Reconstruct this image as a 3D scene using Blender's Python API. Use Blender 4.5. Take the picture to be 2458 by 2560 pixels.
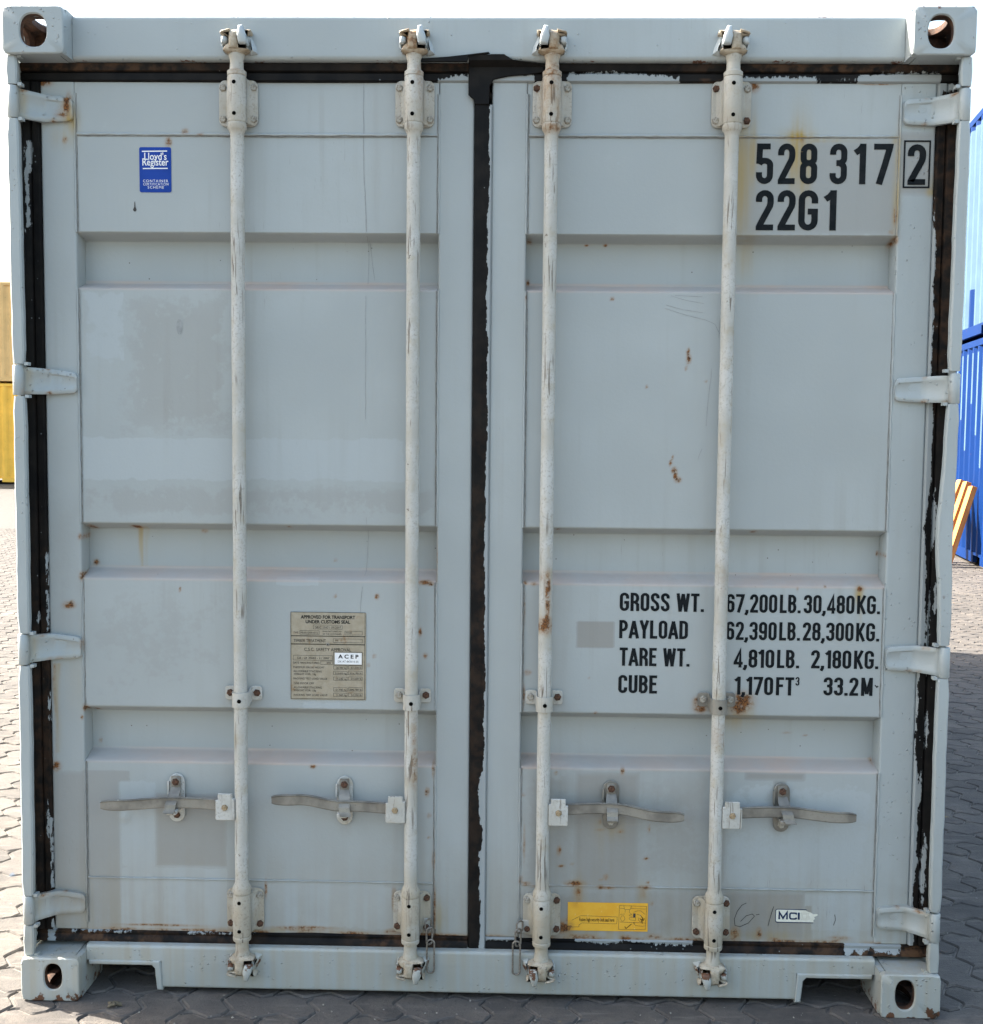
import bpy, bmesh, math, random
import numpy as np
from mathutils import Vector, Matrix

random.seed(7)
rng = np.random.default_rng(11)
for o in list(bpy.data.objects):
    bpy.data.objects.remove(o, do_unlink=True)
scene = bpy.context.scene
COL = scene.collection
R = math.radians

# ------------------------------------------------------------------ camera
YAW, PITCH, ROLL = -0.0228, -0.07052, 0.0091
CAM = Vector((0.09573, -2.97357, 1.5345))
F_ = Vector((math.sin(YAW)*math.cos(PITCH), math.cos(YAW)*math.cos(PITCH), math.sin(PITCH)))
R0 = Vector((math.cos(YAW), -math.sin(YAW), 0)); U0 = R0.cross(F_)
RV = R0*math.cos(ROLL)+U0*math.sin(ROLL); UV = U0*math.cos(ROLL)-R0*math.sin(ROLL)
cd = bpy.data.cameras.new('camera')
cam = bpy.data.objects.new('camera', cd); COL.objects.link(cam)
cam.matrix_world = Matrix(((RV.x, UV.x, -F_.x, CAM.x), (RV.y, UV.y, -F_.y, CAM.y), (RV.z, UV.z, -F_.z, CAM.z), (0, 0, 0, 1)))
cd.sensor_fit = 'HORIZONTAL'; cd.sensor_width = 36; cd.lens = 2900/2458*36
cd.clip_start = 0.05; cd.clip_end = 2000
scene.camera = cam

# ------------------------------------------------------------------ sky, sun, exposure
SUN = Vector((-1.12, 0.44, 1.0)).normalized()
elev = math.asin(SUN.z); azim = math.atan2(SUN.x, SUN.y)      # clockwise from +Y
world = bpy.data.worlds.new('World'); scene.world = world; world.use_nodes = True
wn = world.node_tree
bgn = wn.nodes['Background']
sk = wn.nodes.new('ShaderNodeTexSky'); sk.sky_type = 'NISHITA'; sk.sun_disc = False
sk.sun_elevation = elev; sk.sun_rotation = azim
sk.air_density = 1.6; sk.dust_density = 4.5; sk.ozone_density = 1.0; sk.altitude = 20
wn.links.new(sk.outputs[0], bgn.inputs[0]); bgn.inputs[1].default_value = 0.10
sd = bpy.data.lights.new('sun', 'SUN'); sd.energy = 5.0; sd.angle = R(0.53); sd.color = (1.0, 0.93, 0.82)
sun = bpy.data.objects.new('sun', sd); COL.objects.link(sun)
sun.rotation_euler = SUN.to_track_quat('Z', 'Y').to_euler()
vs = scene.view_settings
vs.view_transform = 'Standard'; vs.look = 'None'; vs.exposure = 2.33; vs.gamma = 1.0
vs.use_curve_mapping = False
scene.cycles.max_bounces = 6; scene.cycles.diffuse_bounces = 3; scene.cycles.glossy_bounces = 2; scene.cycles.adaptive_threshold = 0.025

# ------------------------------------------------------------------ node helpers
class N:
    def __init__(s, name):
        s.m = bpy.data.materials.new(name); s.m.use_nodes = True
        s.t = s.m.node_tree; s.b = s.t.nodes['Principled BSDF']
        s._co = None
    def new(s, k, **kw):
        n = s.t.nodes.new(k)
        for a, v in kw.items(): setattr(n, a, v)
        return n
    def put(s, sock, v):
        if isinstance(v, (int, float)): sock.default_value = v
        elif isinstance(v, (tuple, list)): sock.default_value = (*v, 1) if len(sock.default_value) == 4 and len(v) == 3 else v
        else: s.t.links.new(v, sock)
    def co(s):
        if s._co is None: s._co = s.new('ShaderNodeTexCoord').outputs['Object']
        return s._co
    def map(s, sc):
        n = s.new('ShaderNodeMapping'); s.put(n.inputs[0], s.co()); n.inputs['Scale'].default_value = sc
        return n.outputs[0]
    def noise(s, scale, detail=3, rough=.55, vec=None, dist=0):
        n = s.new('ShaderNodeTexNoise'); s.put(n.inputs['Vector'], vec if vec is not None else s.co())
        n.inputs['Scale'].default_value = scale; n.inputs['Detail'].default_value = detail
        n.inputs['Roughness'].default_value = rough; n.inputs['Distortion'].default_value = dist
        return n.outputs['Fac']
    def math(s, op, a, b=0.0, clamp=False):
        n = s.new('ShaderNodeMath', operation=op); n.use_clamp = clamp
        s.put(n.inputs[0], a); s.put(n.inputs[1], b); return n.outputs[0]
    def ss(s, v, lo, hi, o0=0.0, o1=1.0):
        n = s.new('ShaderNodeMapRange'); n.interpolation_type = 'SMOOTHSTEP'
        s.put(n.inputs[0], v); n.inputs[1].default_value = lo; n.inputs[2].default_value = hi
        n.inputs[3].default_value = o0; n.inputs[4].default_value = o1; return n.outputs[0]
    def mix(s, f, a, b):
        n = s.new('ShaderNodeMix'); n.data_type = 'RGBA'
        s.put(n.inputs[0], f); s.put(n.inputs[6], a); s.put(n.inputs[7], b); return n.outputs[2]
    def attr(s, nm):
        return s.new('ShaderNodeAttribute', attribute_name=nm).outputs['Fac']
    def bump(s, h, dist, strength=1.0, normal=None):
        n = s.new('ShaderNodeBump'); n.inputs['Strength'].default_value = strength; n.inputs['Distance'].default_value = dist
        s.put(n.inputs['Height'], h)
        if normal is not None: s.put(n.inputs['Normal'], normal)
        return n.outputs[0]
    def fin(s, col, rough=.5, metal=0.0, bump=None, spec=None):
        s.put(s.b.inputs['Base Color'], col); s.put(s.b.inputs['Roughness'], rough); s.put(s.b.inputs['Metallic'], metal)
        if bump is not None: s.put(s.b.inputs['Normal'], bump)
        if spec is not None: s.b.inputs['Specular IOR Level'].default_value = spec
        return s.m

M = {}
RUST_D, RUST_L = (.040, .018, .009), (.23, .09, .024)

def rust_layers(n, col, rust):
    """soft halo + ragged core from a per-vertex 'rust' amount"""
    fine = n.noise(260, 2, .7); mid = n.ss(n.noise(80, 3, .65), .28, .72)
    halo = n.math('MULTIPLY', n.ss(rust, .03, .7, 0, .7), n.ss(mid, .0, .8, .55, 1.0))
    col = n.mix(halo, col, (.26, .145, .055))
    core_in = n.math('ADD', rust, n.math('MULTIPLY', n.math('SUBTRACT', mid, .5), .5))
    core_in = n.math('MULTIPLY', core_in, n.ss(rust, .12, .4))
    core = n.ss(core_in, .48, .95)
    rc = n.mix(n.ss(fine, .35, .65), RUST_D, RUST_L)
    return n.mix(core, col, rc), core

def paint_material(name, base, fresh, old, lump=0.0):
    n = N(name)
    rust, tone, dust, stain, chip = (n.attr(a) for a in ('rust', 'tone', 'dust', 'stain', 'chip'))
    big = n.noise(2.2, 2, .6); med = n.noise(14, 3, .6); ragged = n.ss(n.noise(45, 4, .7), .3, .7)
    streak = n.noise(1.0, 2, .6, n.map((34, 34, 1.3)))
    col = n.mix(n.ss(big, .3, .7), tuple(c*.93 for c in base), tuple(c*1.04 for c in base))
    col = n.mix(n.ss(med, .35, .75, 0, .35), col, tuple(c*f for c, f in zip(base, (.97, .955, .93))))
    tn = n.math('ADD', tone, n.math('ADD', n.math('MULTIPLY', n.math('SUBTRACT', ragged, .5), .16), n.math('MULTIPLY', n.math('SUBTRACT', med, .5), .9)))
    col = n.mix(n.ss(tn, .2, .36, 0, .75), col, fresh)
    col = n.mix(n.math('MULTIPLY', n.ss(tn, -.2, -.36), n.math('MULTIPLY', tone, -1.05, True)), col, old)
    col = n.mix(n.math('MULTIPLY', n.ss(streak, .5, .8, 0, .22), n.ss(big, .35, .65)), col, (.22, .21, .18))
    dn = n.math('MULTIPLY', dust, n.ss(med, .2, .7, .6, 1.0))
    col = n.mix(dn, col, (.44, .355, .305))
    sn = n.math('MULTIPLY', stain, n.ss(streak, .3, .65, .25, 1.0))
    col = n.mix(n.math('MULTIPLY', sn, 1.05, True), col, (.34, .225, .035))
    grime_shade = n.math('MULTIPLY', n.attr('grime_shade'), n.ss(n.math('ADD', n.math('MULTIPLY', med, .6), n.math('MULTIPLY', streak, .4)), .3, .66, .35, 1.0))
    col = n.mix(grime_shade, col, (.205, .195, .172))  # dirt film, with the lower wall's weaker light painted into the same mask
    # tiny dark chips and fly specks
    v = n.new('ShaderNodeTexVoronoi'); n.put(v.inputs['Vector'], n.co()); v.inputs['Scale'].default_value = 26
    gate = n.ss(v.outputs['Color'], .70, .72)
    sp = n.ss(v.outputs['Distance'], .055, .03)
    col = n.mix(n.math('MULTIPLY', sp, gate), col, (.10, .085, .065))
    scr = n.noise(1.0, 1, .5, n.map((420, 420, 26)), .6)
    col = n.mix(n.math('MULTIPLY', n.ss(scr, .71, .76, 0, .4), n.ss(big, .54, .68)), col, (.15, .145, .14))
    cn = n.math('ADD', chip, n.math('MULTIPLY', n.math('SUBTRACT', ragged, .5), .6))
    cm = n.math('MULTIPLY', n.ss(cn, .45, .55), n.ss(chip, .05, .25))
    col = n.mix(cm, col, n.mix(n.ss(ragged, .4, .6), (.045, .026, .018), (.12, .055, .03)))
    col, core = rust_layers(n, col, rust)
    nb = n.bump(n.noise(75, 2, .7), .0016, .3)
    if lump:
        v2 = n.new('ShaderNodeTexVoronoi'); n.put(v2.inputs['Vector'], n.co()); v2.inputs['Scale'].default_value = 105
        lm = n.math('MULTIPLY', n.ss(v2.outputs['Distance'], .34, .08), n.math('MULTIPLY', n.ss(v2.outputs['Color'], .56, .6), n.ss(med, .45, .58)))
        nb = n.bump(lm, .003, lump, nb)
    rg = n.math('ADD', .42, n.math('MULTIPLY', n.math('MAXIMUM', core, dn), .43))
    n.fin(col, rg, 0, nb, .4)
    return n.m

PB = (.345, .378, .384)
M['paint'] = paint_material('grey_blue_paint', PB, (.370, .412, .430), (.268, .270, .258))
M['paint_lumpy'] = paint_material('brushed_grey_blue_paint', (.340, .378, .388), (.378, .412, .426), (.268, .270, .258), 1.0)

def gear_material():
    n = N('worn_cream_zinc')
    rust = n.attr('rust'); scr = n.attr('scratch')
    a = n.noise(9, 3, .6); b = n.ss(n.noise(150, 3, .75), .3, .7); c = n.ss(n.noise(1.0, 2, .6, n.map((130, 130, 8)), .5), .3, .7)
    g = n.noise(6.5, 2)
    col = n.mix(n.ss(a, .3, .7), (.405, .397, .36), (.495, .50, .482))
    col = n.mix(n.ss(n.noise(22, 3, .65), .5, .75, 0, .55), col, (.36, .31, .22))
    col = n.mix(n.math('MULTIPLY', n.attr('tan'), n.ss(n.noise(16, 2), .3, .6, .35, .75)), col, (.355, .305, .225))
    col = n.mix(n.math('MULTIPLY', n.ss(b, .6, .95, 0, .5), n.ss(a, .3, .65)), col, (.20, .175, .14))
    lines = n.math('MULTIPLY', n.ss(c, .82, .91), n.math('MULTIPLY', scr, n.ss(g, .43, .56)))
    chips = n.math('MULTIPLY', n.ss(n.noise(34, 3, .65), .705, .73), scr)
    dk = n.math('MAXIMUM', lines, chips)
    col = n.mix(n.math('MULTIPLY', dk, .85), col, n.mix(b, (.075, .062, .05), (.17, .14, .11)))
    col, core = rust_layers(n, col, rust)
    nb = n.bump(n.noise(130, 2), .0012, .5)
    return n.fin(col, .6, .0, nb, .3)
M['gear'] = gear_material()

def cast_gear():
    n = N('cam_cream_paint')
    rust = n.attr('rust')
    col = n.mix(n.ss(n.noise(40, 4, .65), .35, .7), (.42, .37, .29), (.27, .215, .15))
    col = n.mix(n.ss(n.noise(110, 3), .6, .7, 0, .6), col, (.09, .06, .04))
    col, core = rust_layers(n, col, rust)
    return n.fin(col, .6, 0, n.bump(n.noise(90, 3), .003, .5))
M['cam'] = cast_gear()

def lever_material():
    n = N('galvanised_steel')
    a = n.noise(14, 3, .6); b = n.noise(190, 2)
    col = n.mix(n.ss(a, .35, .65), (.15, .143, .128), (.26, .25, .22))
    col = n.mix(n.ss(b, .58, .72, 0, .4), col, (.15, .13, .11))
    return n.fin(col, .42, .25, n.bump(b, .0006, .3))
M['lever'] = lever_material()

def simple(name, c1, c2, scale=40, rough=.6, metal=0.0, bump=.001, b=.5, spec=None):
    n = N(name); f = n.noise(scale, 4, .62)
    return n.fin(n.mix(n.ss(f, .32, .68), c1, c2), rough, metal, n.bump(n.noise(scale*2.2, 3), bump, b), spec)
M['bolt'] = simple('painted_bolt', (.40, .385, .34), (.20, .175, .14), 140, .6, 0, .001, .5, .3)
M['rusty'] = simple('rusty_steel', (.035, .018, .012), (.13, .058, .03), 130, .85)
M['rust_in'] = simple('rusty_casting_core', (.022, .010, .006), (.085, .036, .017), 50, .85, 0, .003)
M['dark'] = simple('painted_shade_black', (.003, .003, .003), (.007, .0065, .006), 60, .9, 0, .001, .3, .0)  # near-black colour painting the shade of holes and of the underside
M['crack'] = simple('dirty_seam', (.18, .175, .16), (.29, .29, .28), 60, .9, 0, .001, .5, .1)
M['keeper'] = paint_material('keeper_paint', (.40, .44, .455), (.41, .45, .46), (.268, .270, .258))
M['ink'] = simple('black_lettering', (.006, .009, .011), (.013, .015, .017), 40, .6, 0, .0004, .2, .08)
M['faint'] = simple('faint_scuff', (.24, .255, .255), (.31, .325, .325), 60, .7, 0, .0005, .3, .2)
M['pencil'] = simple('marker_pen', (.03, .03, .03), (.06, .055, .05), 90, .8)
M['st_blue'] = simple('blue_vinyl', (.010, .045, .26), (.014, .055, .31), 12, .4, 0, .0003, .3, .12)
M['pin'] = simple('tan_pin', (.33, .26, .16), (.22, .15, .08), 150, .6)
M['st_white'] = simple('white_vinyl', (.74, .76, .78), (.80, .80, .80), 60, .4, 0, .0003)
M['st_cream'] = simple('cream_vinyl', (.62, .61, .52), (.70, .70, .62), 90, .45, 0, .0003)
M['st_navy'] = simple('navy_print', (.010, .022, .065), (.014, .03, .08), 60, .5, 0, .0005, .3, .1)
M['st_faint'] = simple('faded_print', (.46, .44, .38), (.52, .50, .44), 60, .5)
def yellow():
    n = N('yellow_vinyl')
    rust = n.attr('rust')
    col = n.mix(n.ss(n.noise(30, 4), .3, .7), (.72, .36, .025), (.76, .42, .04))
    s = n.noise(1.0, 3, .6, n.map((160, 160, 50)), .4)
    col = n.mix(n.ss(s, .68, .72, 0, .9), col, (.80, .72, .50))
    col, c = rust_layers(n, col, rust)
    return n.fin(col, .4, 0, n.bump(n.noise(60, 2), .001, .3))
M['st_yellow'] = yellow()
def plate_mat():
    n = N('oxidised_aluminium')
    col = n.mix(n.ss(n.noise(45, 4, .65), .3, .7), (.31, .275, .205), (.37, .335, .265))
    col = n.mix(n.ss(n.noise(28, 4, .65), .58, .75, 0, .7), col, (.24, .13, .05))
    return n.fin(col, .5, .25, n.bump(n.noise(200, 3), .0006, .4))
M['plate'] = plate_mat()

def rubber():
    n = N('door_gasket_rubber')
    over, rust = n.attr('over'), n.attr('rust')
    rag = n.ss(n.noise(1.0, 4, .7, n.map((95, 95, 42))), .3, .7); a = n.noise(18, 3)
    col = n.mix(n.ss(a, .35, .7), (.0045, .0045, .005), (.012, .0105, .0095))
    col = n.mix(n.math('MULTIPLY', rust, n.ss(n.noise(26, 3, .65), .38, .66, 0, .9)), col, (.085, .045, .024))
    m = n.ss(n.math('ADD', over, n.math('MULTIPLY', n.math('SUBTRACT', rag, .5), .8)), .46, .54)
    m = n.math('MULTIPLY', m, n.ss(over, .05, .25))
    v = n.new('ShaderNodeTexVoronoi'); n.put(v.inputs['Vector'], n.co()); v.inputs['Scale'].default_value = 70
    fleck = n.math('MULTIPLY', n.ss(v.outputs['Distance'], .16, .10), n.math('MULTIPLY', n.ss(v.outputs['Color'], .8, .82), n.ss(n.noise(4, 1), .48, .56)))
    m = n.math('MAXIMUM', m, n.math('MULTIPLY', fleck, .6))
    col = n.mix(m, col, (.295, .322, .332))
    return n.fin(col, .6, 0, n.bump(m, .001, .6), .14)
M['rubber'] = rubber()

def paver_mat():
    n = N('concrete_paver')
    geo = n.new('ShaderNodeNewGeometry').outputs['Position']
    rnd = n.math('FRACT', n.math('ADD', n.attr('rnd'), n.new('ShaderNodeObjectInfo').outputs['Random']))
    col = n.mix(rnd, (.064, .059, .056), (.098, .089, .083))
    col = n.mix(n.ss(n.noise(9, 4, .6, geo), .42, .7, 0, .6), col, (.135, .118, .103))
    col = n.mix(n.ss(n.noise(75, 3, .7, geo), .5, .75, 0, .55), col, (.042, .038, .036))
    col = n.mix(n.ss(n.noise(1.7, 3, .6, geo), .5, .72, 0, .55), col, (.045, .042, .041))
    col = n.mix(n.ss(n.noise(3.1, 3, .65, geo), .56, .75, 0, .55), col, (.17, .15, .13))
    st = n.new('ShaderNodeMapping'); n.put(st.inputs[0], geo); st.inputs['Scale'].default_value = (5, 34, 1)
    col = n.mix(n.ss(n.noise(1.0, 4, .65, st.outputs[0]), .52, .75, 0, .7), col, (.165, .150, .136))
    col = n.mix(n.ss(n.noise(31, 2, .5, geo), .73, .77, 0, .6), col, (.33, .31, .27))
    col = n.mix(n.ss(n.noise(6.3, 3, .5, geo), .735, .76, 0, .5), col, (.30, .22, .07))
    col = n.mix(n.ss(n.noise(5.1, 3, .5, geo), .74, .77, 0, .55), col, (.035, .075, .13))
    return n.fin(col, .82, 0, n.bump(n.math('ADD', n.noise(140, 4, .7, geo), n.math('MULTIPLY', n.noise(30, 3, .6, geo), .8)), .004, .6), .3)
M['paver'] = paver_mat()
def sand():
    n = N('joint_sand')
    geo = n.new('ShaderNodeNewGeometry').outputs['Position']
    col = n.mix(n.ss(n.noise(50, 4, .7, geo), .3, .7), (.115, .104, .092), (.185, .168, .15))
    return n.fin(col, .95, 0, n.bump(n.noise(260, 3, .7, geo), .004, .8))
M['sand'] = sand()
M['tarmac'] = simple('low_bounce_tarmac', (.052, .05, .048), (.085, .08, .075), 30, .9)  # invented tarmac beyond the pavers, dark to cut bounced light on the doors
def body(name, c, dirt=(.25, .22, .18), streaky=.35):
    n = N(name)
    a = n.noise(3, 4, .6); s = n.noise(1.0, 4, .65, n.map((9, 9, .7)))
    col = n.mix(n.ss(a, .3, .7), c, tuple(min(1, v*1.18) for v in c))
    col = n.mix(n.ss(s, .5, .8, 0, streaky), col, dirt)
    col = n.mix(n.ss(n.noise(25, 4, .6), .68, .74, 0, .6), col, (.10, .05, .03))
    return n.fin(col, .5, 0, n.bump(n.noise(40, 3), .002, .3), .05)
M['c_blue'] = body('blue_container_paint', (.0025, .020, .098), (.006, .03, .12), .3)
M['c_pale'] = body('pale_lettering_paint', (.060, .105, .155), (.03, .07, .14), .3)
M['c_yellow'] = body('yellow_container_paint', (.85, .49, .085), (.62, .40, .14), .4)
M['c_tan'] = body('faded_ochre_paint', (.66, .43, .19), (.50, .35, .18), .4)
def wood():
    n = N('orange_stained_timber')
    g = n.noise(1.0, 4, .6, n.map((60, 60, 4)))
    col = n.mix(n.ss(g, .35, .65), (.50, .16, .025), (.64, .25, .05))
    return n.fin(col, .6, 0, n.bump(g, .002, .4))
M['wood'] = wood()
M['steel'] = simple('wire_steel', (.15, .125, .10), (.30, .275, .24), 200, .5, .5)
M['grit'] = simple('pale_grit', (.16, .145, .125), (.32, .30, .26), 90, .9)
M['leaf'] = simple('dry_leaf', (.07, .06, .04), (.13, .11, .075), 120, .85)

# ------------------------------------------------------------------ wear fields (mm on the door end)
STAINS=[
('r',-1086,2370,6.36,21.2,1.1),('r',-1096,2341,16.96,6.36,0.8),('r',-1152,2427,16.96,7.42,1.1),('r',-1097,2280,5.3,6.36,0.8),('r',-782,2303,6.36,6.36,0.9),('r',-739,2296,5.3,3.18,0.9),
('r',-826,2276,6.36,9.54,1),('r',-1055,1264,8.48,5.3,1),('r',-932,1266,11.66,4.24,1.2),('r',-755,1254,6.36,4.24,0.8),('r',-1107,1055,12.72,7.42,1),('r',-1099,1061,6.36,5.3,1),
('r',-1075,1240,4.24,6.36,0.9),('r',-1053,1165,6.36,6.36,1),('r',-1072,1134,5.3,8.48,0.9),('r',-1070,950,4.24,14.84,0.6),('r',-1068,775,5.3,8.48,0.9),('r',-1050,765,7.42,4.24,0.8),
('r',-1077,750,3.18,4.24,0.9),('r',-1150,614,9.54,9.54,1.1),('r',-807,1101,2.12,5.3,0.9),('r',-1049,671,3.18,5.3,0.8),('r',-141,559,4.24,8.48,1.1),('r',-136,493,4.24,5.3,0.8),
('r',-135,432,3.18,3.18,0.8),('r',-124,620,3.18,14.84,0.9),('r',-122,371,3.18,21.2,0.8),('r',-119,238,3.18,47.7,0.9),('r',-150,1127,19.08,5.3,0.8),('r',-134,1122,5.3,3.18,1),
('r',-163,994,4.24,8.48,1.1),('r',-278,1088,4.24,5.3,1.1),('r',-451,623,6.36,4.24,0.9),('r',-390,1088,3.18,3.18,0.9),('r',-301,902,4.24,4.24,0.7),('r',-285,927,4.24,4.24,0.7),
('r',-398,1178,3.18,3.18,0.8),('r',-148,930,5.3,6.36,0.7),('r',-516,1271,5.3,3.18,0.7),('r',-230,169,16.96,5.3,1),('r',-476,173,63.6,4.24,0.9),('r',-607,158,31.8,3.18,1),
('r',-131,159,42.4,7.42,1),('r',-761,164,63.6,3.18,0.8),('r',-230,258,4.24,25.44,0.9),('r',-580,280,3.18,21.2,0.9),('r',-871,175,84.8,2.12,0.8),('r',-118,1189,2.12,63.6,0.5),
('r',538,1725,4.24,9.54,1.2),('r',536,1743,3.18,7.42,1),('r',532,1701,3.18,5.3,0.8),('r',496,1452,3.18,5.3,1.1),('r',506,1433,5.3,6.36,1.1),('r',509,1420,4.24,8.48,1.1),
('r',516,1408,6.36,5.3,1.1),('r',501,1467,2.12,4.24,0.8),('r',430,1651,3.18,3.18,0.9),('r',336,1879,4.24,3.18,0.9),('r',584,1666,3.18,3.18,0.7),('r',270,2025,4.24,2.12,1),
('r',320,2025,4.24,3.18,0.9),('r',115,1926,4.24,6.36,0.9),('r',112,1879,2.12,8.48,0.8),('r',118,2032,6.36,5.3,0.7),('r',691,2422,9.54,11.66,1.2),('r',1006,2430,36.04,3.18,0.9),
('r',679,2434,12.72,4.24,0.9),('r',1061,2095,4.24,16.96,0.9),('r',1065,2034,5.3,8.48,0.8),('r',1052,2054,5.3,5.3,0.7),('r',701,819,21.2,18.02,1.15),('r',691,799,16.96,12.72,1),
('r',589,802,14.84,12.72,0.9),('r',581,816,10.6,10.6,0.8),('r',1003,1124,6.36,5.3,1.2),('r',836,1122,2.12,5.3,0.8),('r',910,1129,3.18,3.18,0.7),('r',1063,1213,3.18,5.3,1.1),
('r',720,1272,6.36,3.18,0.9),('r',611,1271,4.24,2.12,0.9),('r',203,1273,5.3,2.12,0.9),('r',217,403,4.24,9.54,1),('r',223,361,6.36,3.18,0.9),('r',252,367,4.24,3.18,0.6),
('r',382,459,7.42,3.18,0.8),('r',457,467,2.12,8.48,1),('r',452,385,5.3,3.18,0.9),('r',344,332,5.3,6.36,0.8),('r',457,318,3.18,4.24,0.8),('r',260,313,19.08,6.36,1),
('r',271,288,9.54,19.08,0.7),('r',330,304,6.36,4.24,1),('r',350,303,14.84,3.18,0.8),('r',449,305,14.84,4.24,0.8),('r',445,286,7.42,10.6,0.5),('r',233,191,18.02,14.84,1),
('r',249,211,8.48,10.6,0.9),('r',276,164,42.4,6.36,0.8),('r',403,161,14.84,8.48,1),('r',476,168,16.96,6.36,0.8),('r',695,181,9.54,13.78,0.9),('r',760,182,5.3,11.66,1.1),
('r',800,165,10.6,5.3,0.9),('r',977,173,23.32,5.3,0.7),('r',129,309,8.48,4.24,0.9),('r',166,303,21.2,3.18,0.7),('r',115,1057,3.18,31.8,0.6),('r',140,1127,5.3,4.24,0.8),
('r',117,1129,4.24,4.24,0.9),('r',125,888,8.48,5.3,0.8),('r',117,825,3.18,23.32,0.8),('r',206,616,4.24,4.24,0.7),('r',384,624,4.24,7.42,0.9),('r',290,874,3.18,2.12,0.8),
('r',310,780,4.24,4.24,0.8),('r',330,324,3.18,3.18,0.8),('r',122,420,3.18,42.4,0.6),('r',114,320,4.24,10.6,0.8),('r',833,722,10.6,2.12,0.7),('r',883,714,5.3,2.12,0.7),
('r',1060,650,4.24,6.36,0.7),('r',118,554,4.24,4.24,0.6),('r',469,260,3.18,5.3,0.7),('r',351,536,7.42,3.18,0.7),('r',325,484,3.18,6.36,0.6),('r',326,462,10.6,3.18,0.5),
('y',665,2205,14.84,116.6,0.75),('y',689,2256,8.48,63.6,0.7),('y',808,2295,23.32,13.78,1.25),('y',802,2246,9.54,58.3,1.15),('y',825,2236,10.6,63.6,1.15),('r',803,2293,5.3,4.24,0.7),
('r',817,2286,4.24,8.48,0.6),('y',862,2287,63.6,4.24,0.5),('y',1063,2237,4.24,53,0.8),('y',1064,2136,6.36,63.6,0.7),('y',1001,1109,8.48,14.84,0.8),('y',-1080,2331,12.72,27.56,0.8),
('y',-1100,2290,21.2,21.2,0.4),('y',1153,2156,10.6,8.48,0.7),('y',685,1991,21.2,42.4,0.45),('y',694,769,31.8,27.56,0.5),('y',1059,2287,8.48,8.48,0.8),('y',275,268,14.84,42.4,0.55),
('y',447,276,12.72,31.8,0.5),('y',330,180,127.2,16.96,0.5),('y',740,176,116.6,12.72,0.5),('y',1162,2172,10.6,21.2,0.5),('y',353,468,27.56,21.2,0.35),('y',-104,205,14.84,42.4,0.5),
('y',-607,167,137.8,6.36,0.5),('y',-1097,851,12.72,63.6,0.25),('vy',-927,1265,1158,7,0.75),('vy',-913,1265,1158,4,0.4),('vr',-1149,894,614,6,0.62),('vy',-1142,895,653,8,0.8),
('vy',-1094,901,808,5,0.35),('vy',331,470,369,12,0.25),('vy',1003,1122,1031,5,0.4),('t',-879,341,-688,541,-0.75,8),('t',-974,165,-690,332,0.9,8),('t',-1162,160,-976,600,-0.62,10),
('t',-976,336,-880,573,0.6,10),('t',-947,1515,-664,1888,-0.45,60),('t',-1065,1395,-207,1507,0.55,10),('t',-1059,1710,-948,1888,0.45,25),('t',-1067,1295,-121,1381,-0.35,20),
('t',-548,1117,-436,1135,0.9,6),('t',-474,780,-366,799,0.7,8),('t',-585,174,-230,302,0.5,10),('t',-1050,803,-669,1102,-0.25,50),('t',-602,783,-517,1108,-0.15,50),
('t',653,2044,1071,2291,-0.7,18),('t',1066,2150,1158,2307,-0.8,8),('t',259,298,428,618,-0.85,10),('t',665,166,881,295,-0.95,8),('t',713,606,870,626,-1,8),('t',788,580,821,607,-0.9,8),
('t',879,194,1062,296,0.5,8),('t',878,166,904,266,-0.7,6),('t',255,956,357,1029,-0.95,2),('t',112,154,266,281,-0.7,20),('t',420,318,619,601,-0.4,60),('t',658,321,1058,594,0.35,20),
('t',130,301,264,618,-0.5,30),('t',1079,2166,1158,2292,-0.4,6),('t',264,162,590,299,-0.5,30),('t',146,154,266,154,-0.3,5),('t',638,319,667,876,-0.5,10),('t',-1079,573,-949,604,-0.6,3),
]
GEAR_RUST = [(-180, 2520, 34, 30, .75), (-165, 2440, 12, 30, .55), (-160, 2380, 8, 50, .6), (170, 2500, 30, 34, .62), (170, 2440, 30, 26, .62), (150, 2370, 10, 60, .6), (175, 2345, 10, 14, .8), (186, 2330, 6, 60, .45),
 (170, 2300, 30, 12, .7), (164, 1165, 24, 8, .95), (176, 1120, 7, 45, 1.0), (176, 1060, 6, 40, .75), (168, 1025, 26, 5, 1.0), (160, 1015, 14, 4, .9),
 (-172, 720, 8, 70, .5), (-170, 640, 9, 60, .65), (-178, 780, 14, 12, .6), (632, 1150, 12, 60, .35), (630, 735, 20, 30, .4), (-632, 2440, 16, 10, .5), (-650, 2416, 8, 14, .4), (-632, 130, 20, 20, .3)]

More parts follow.
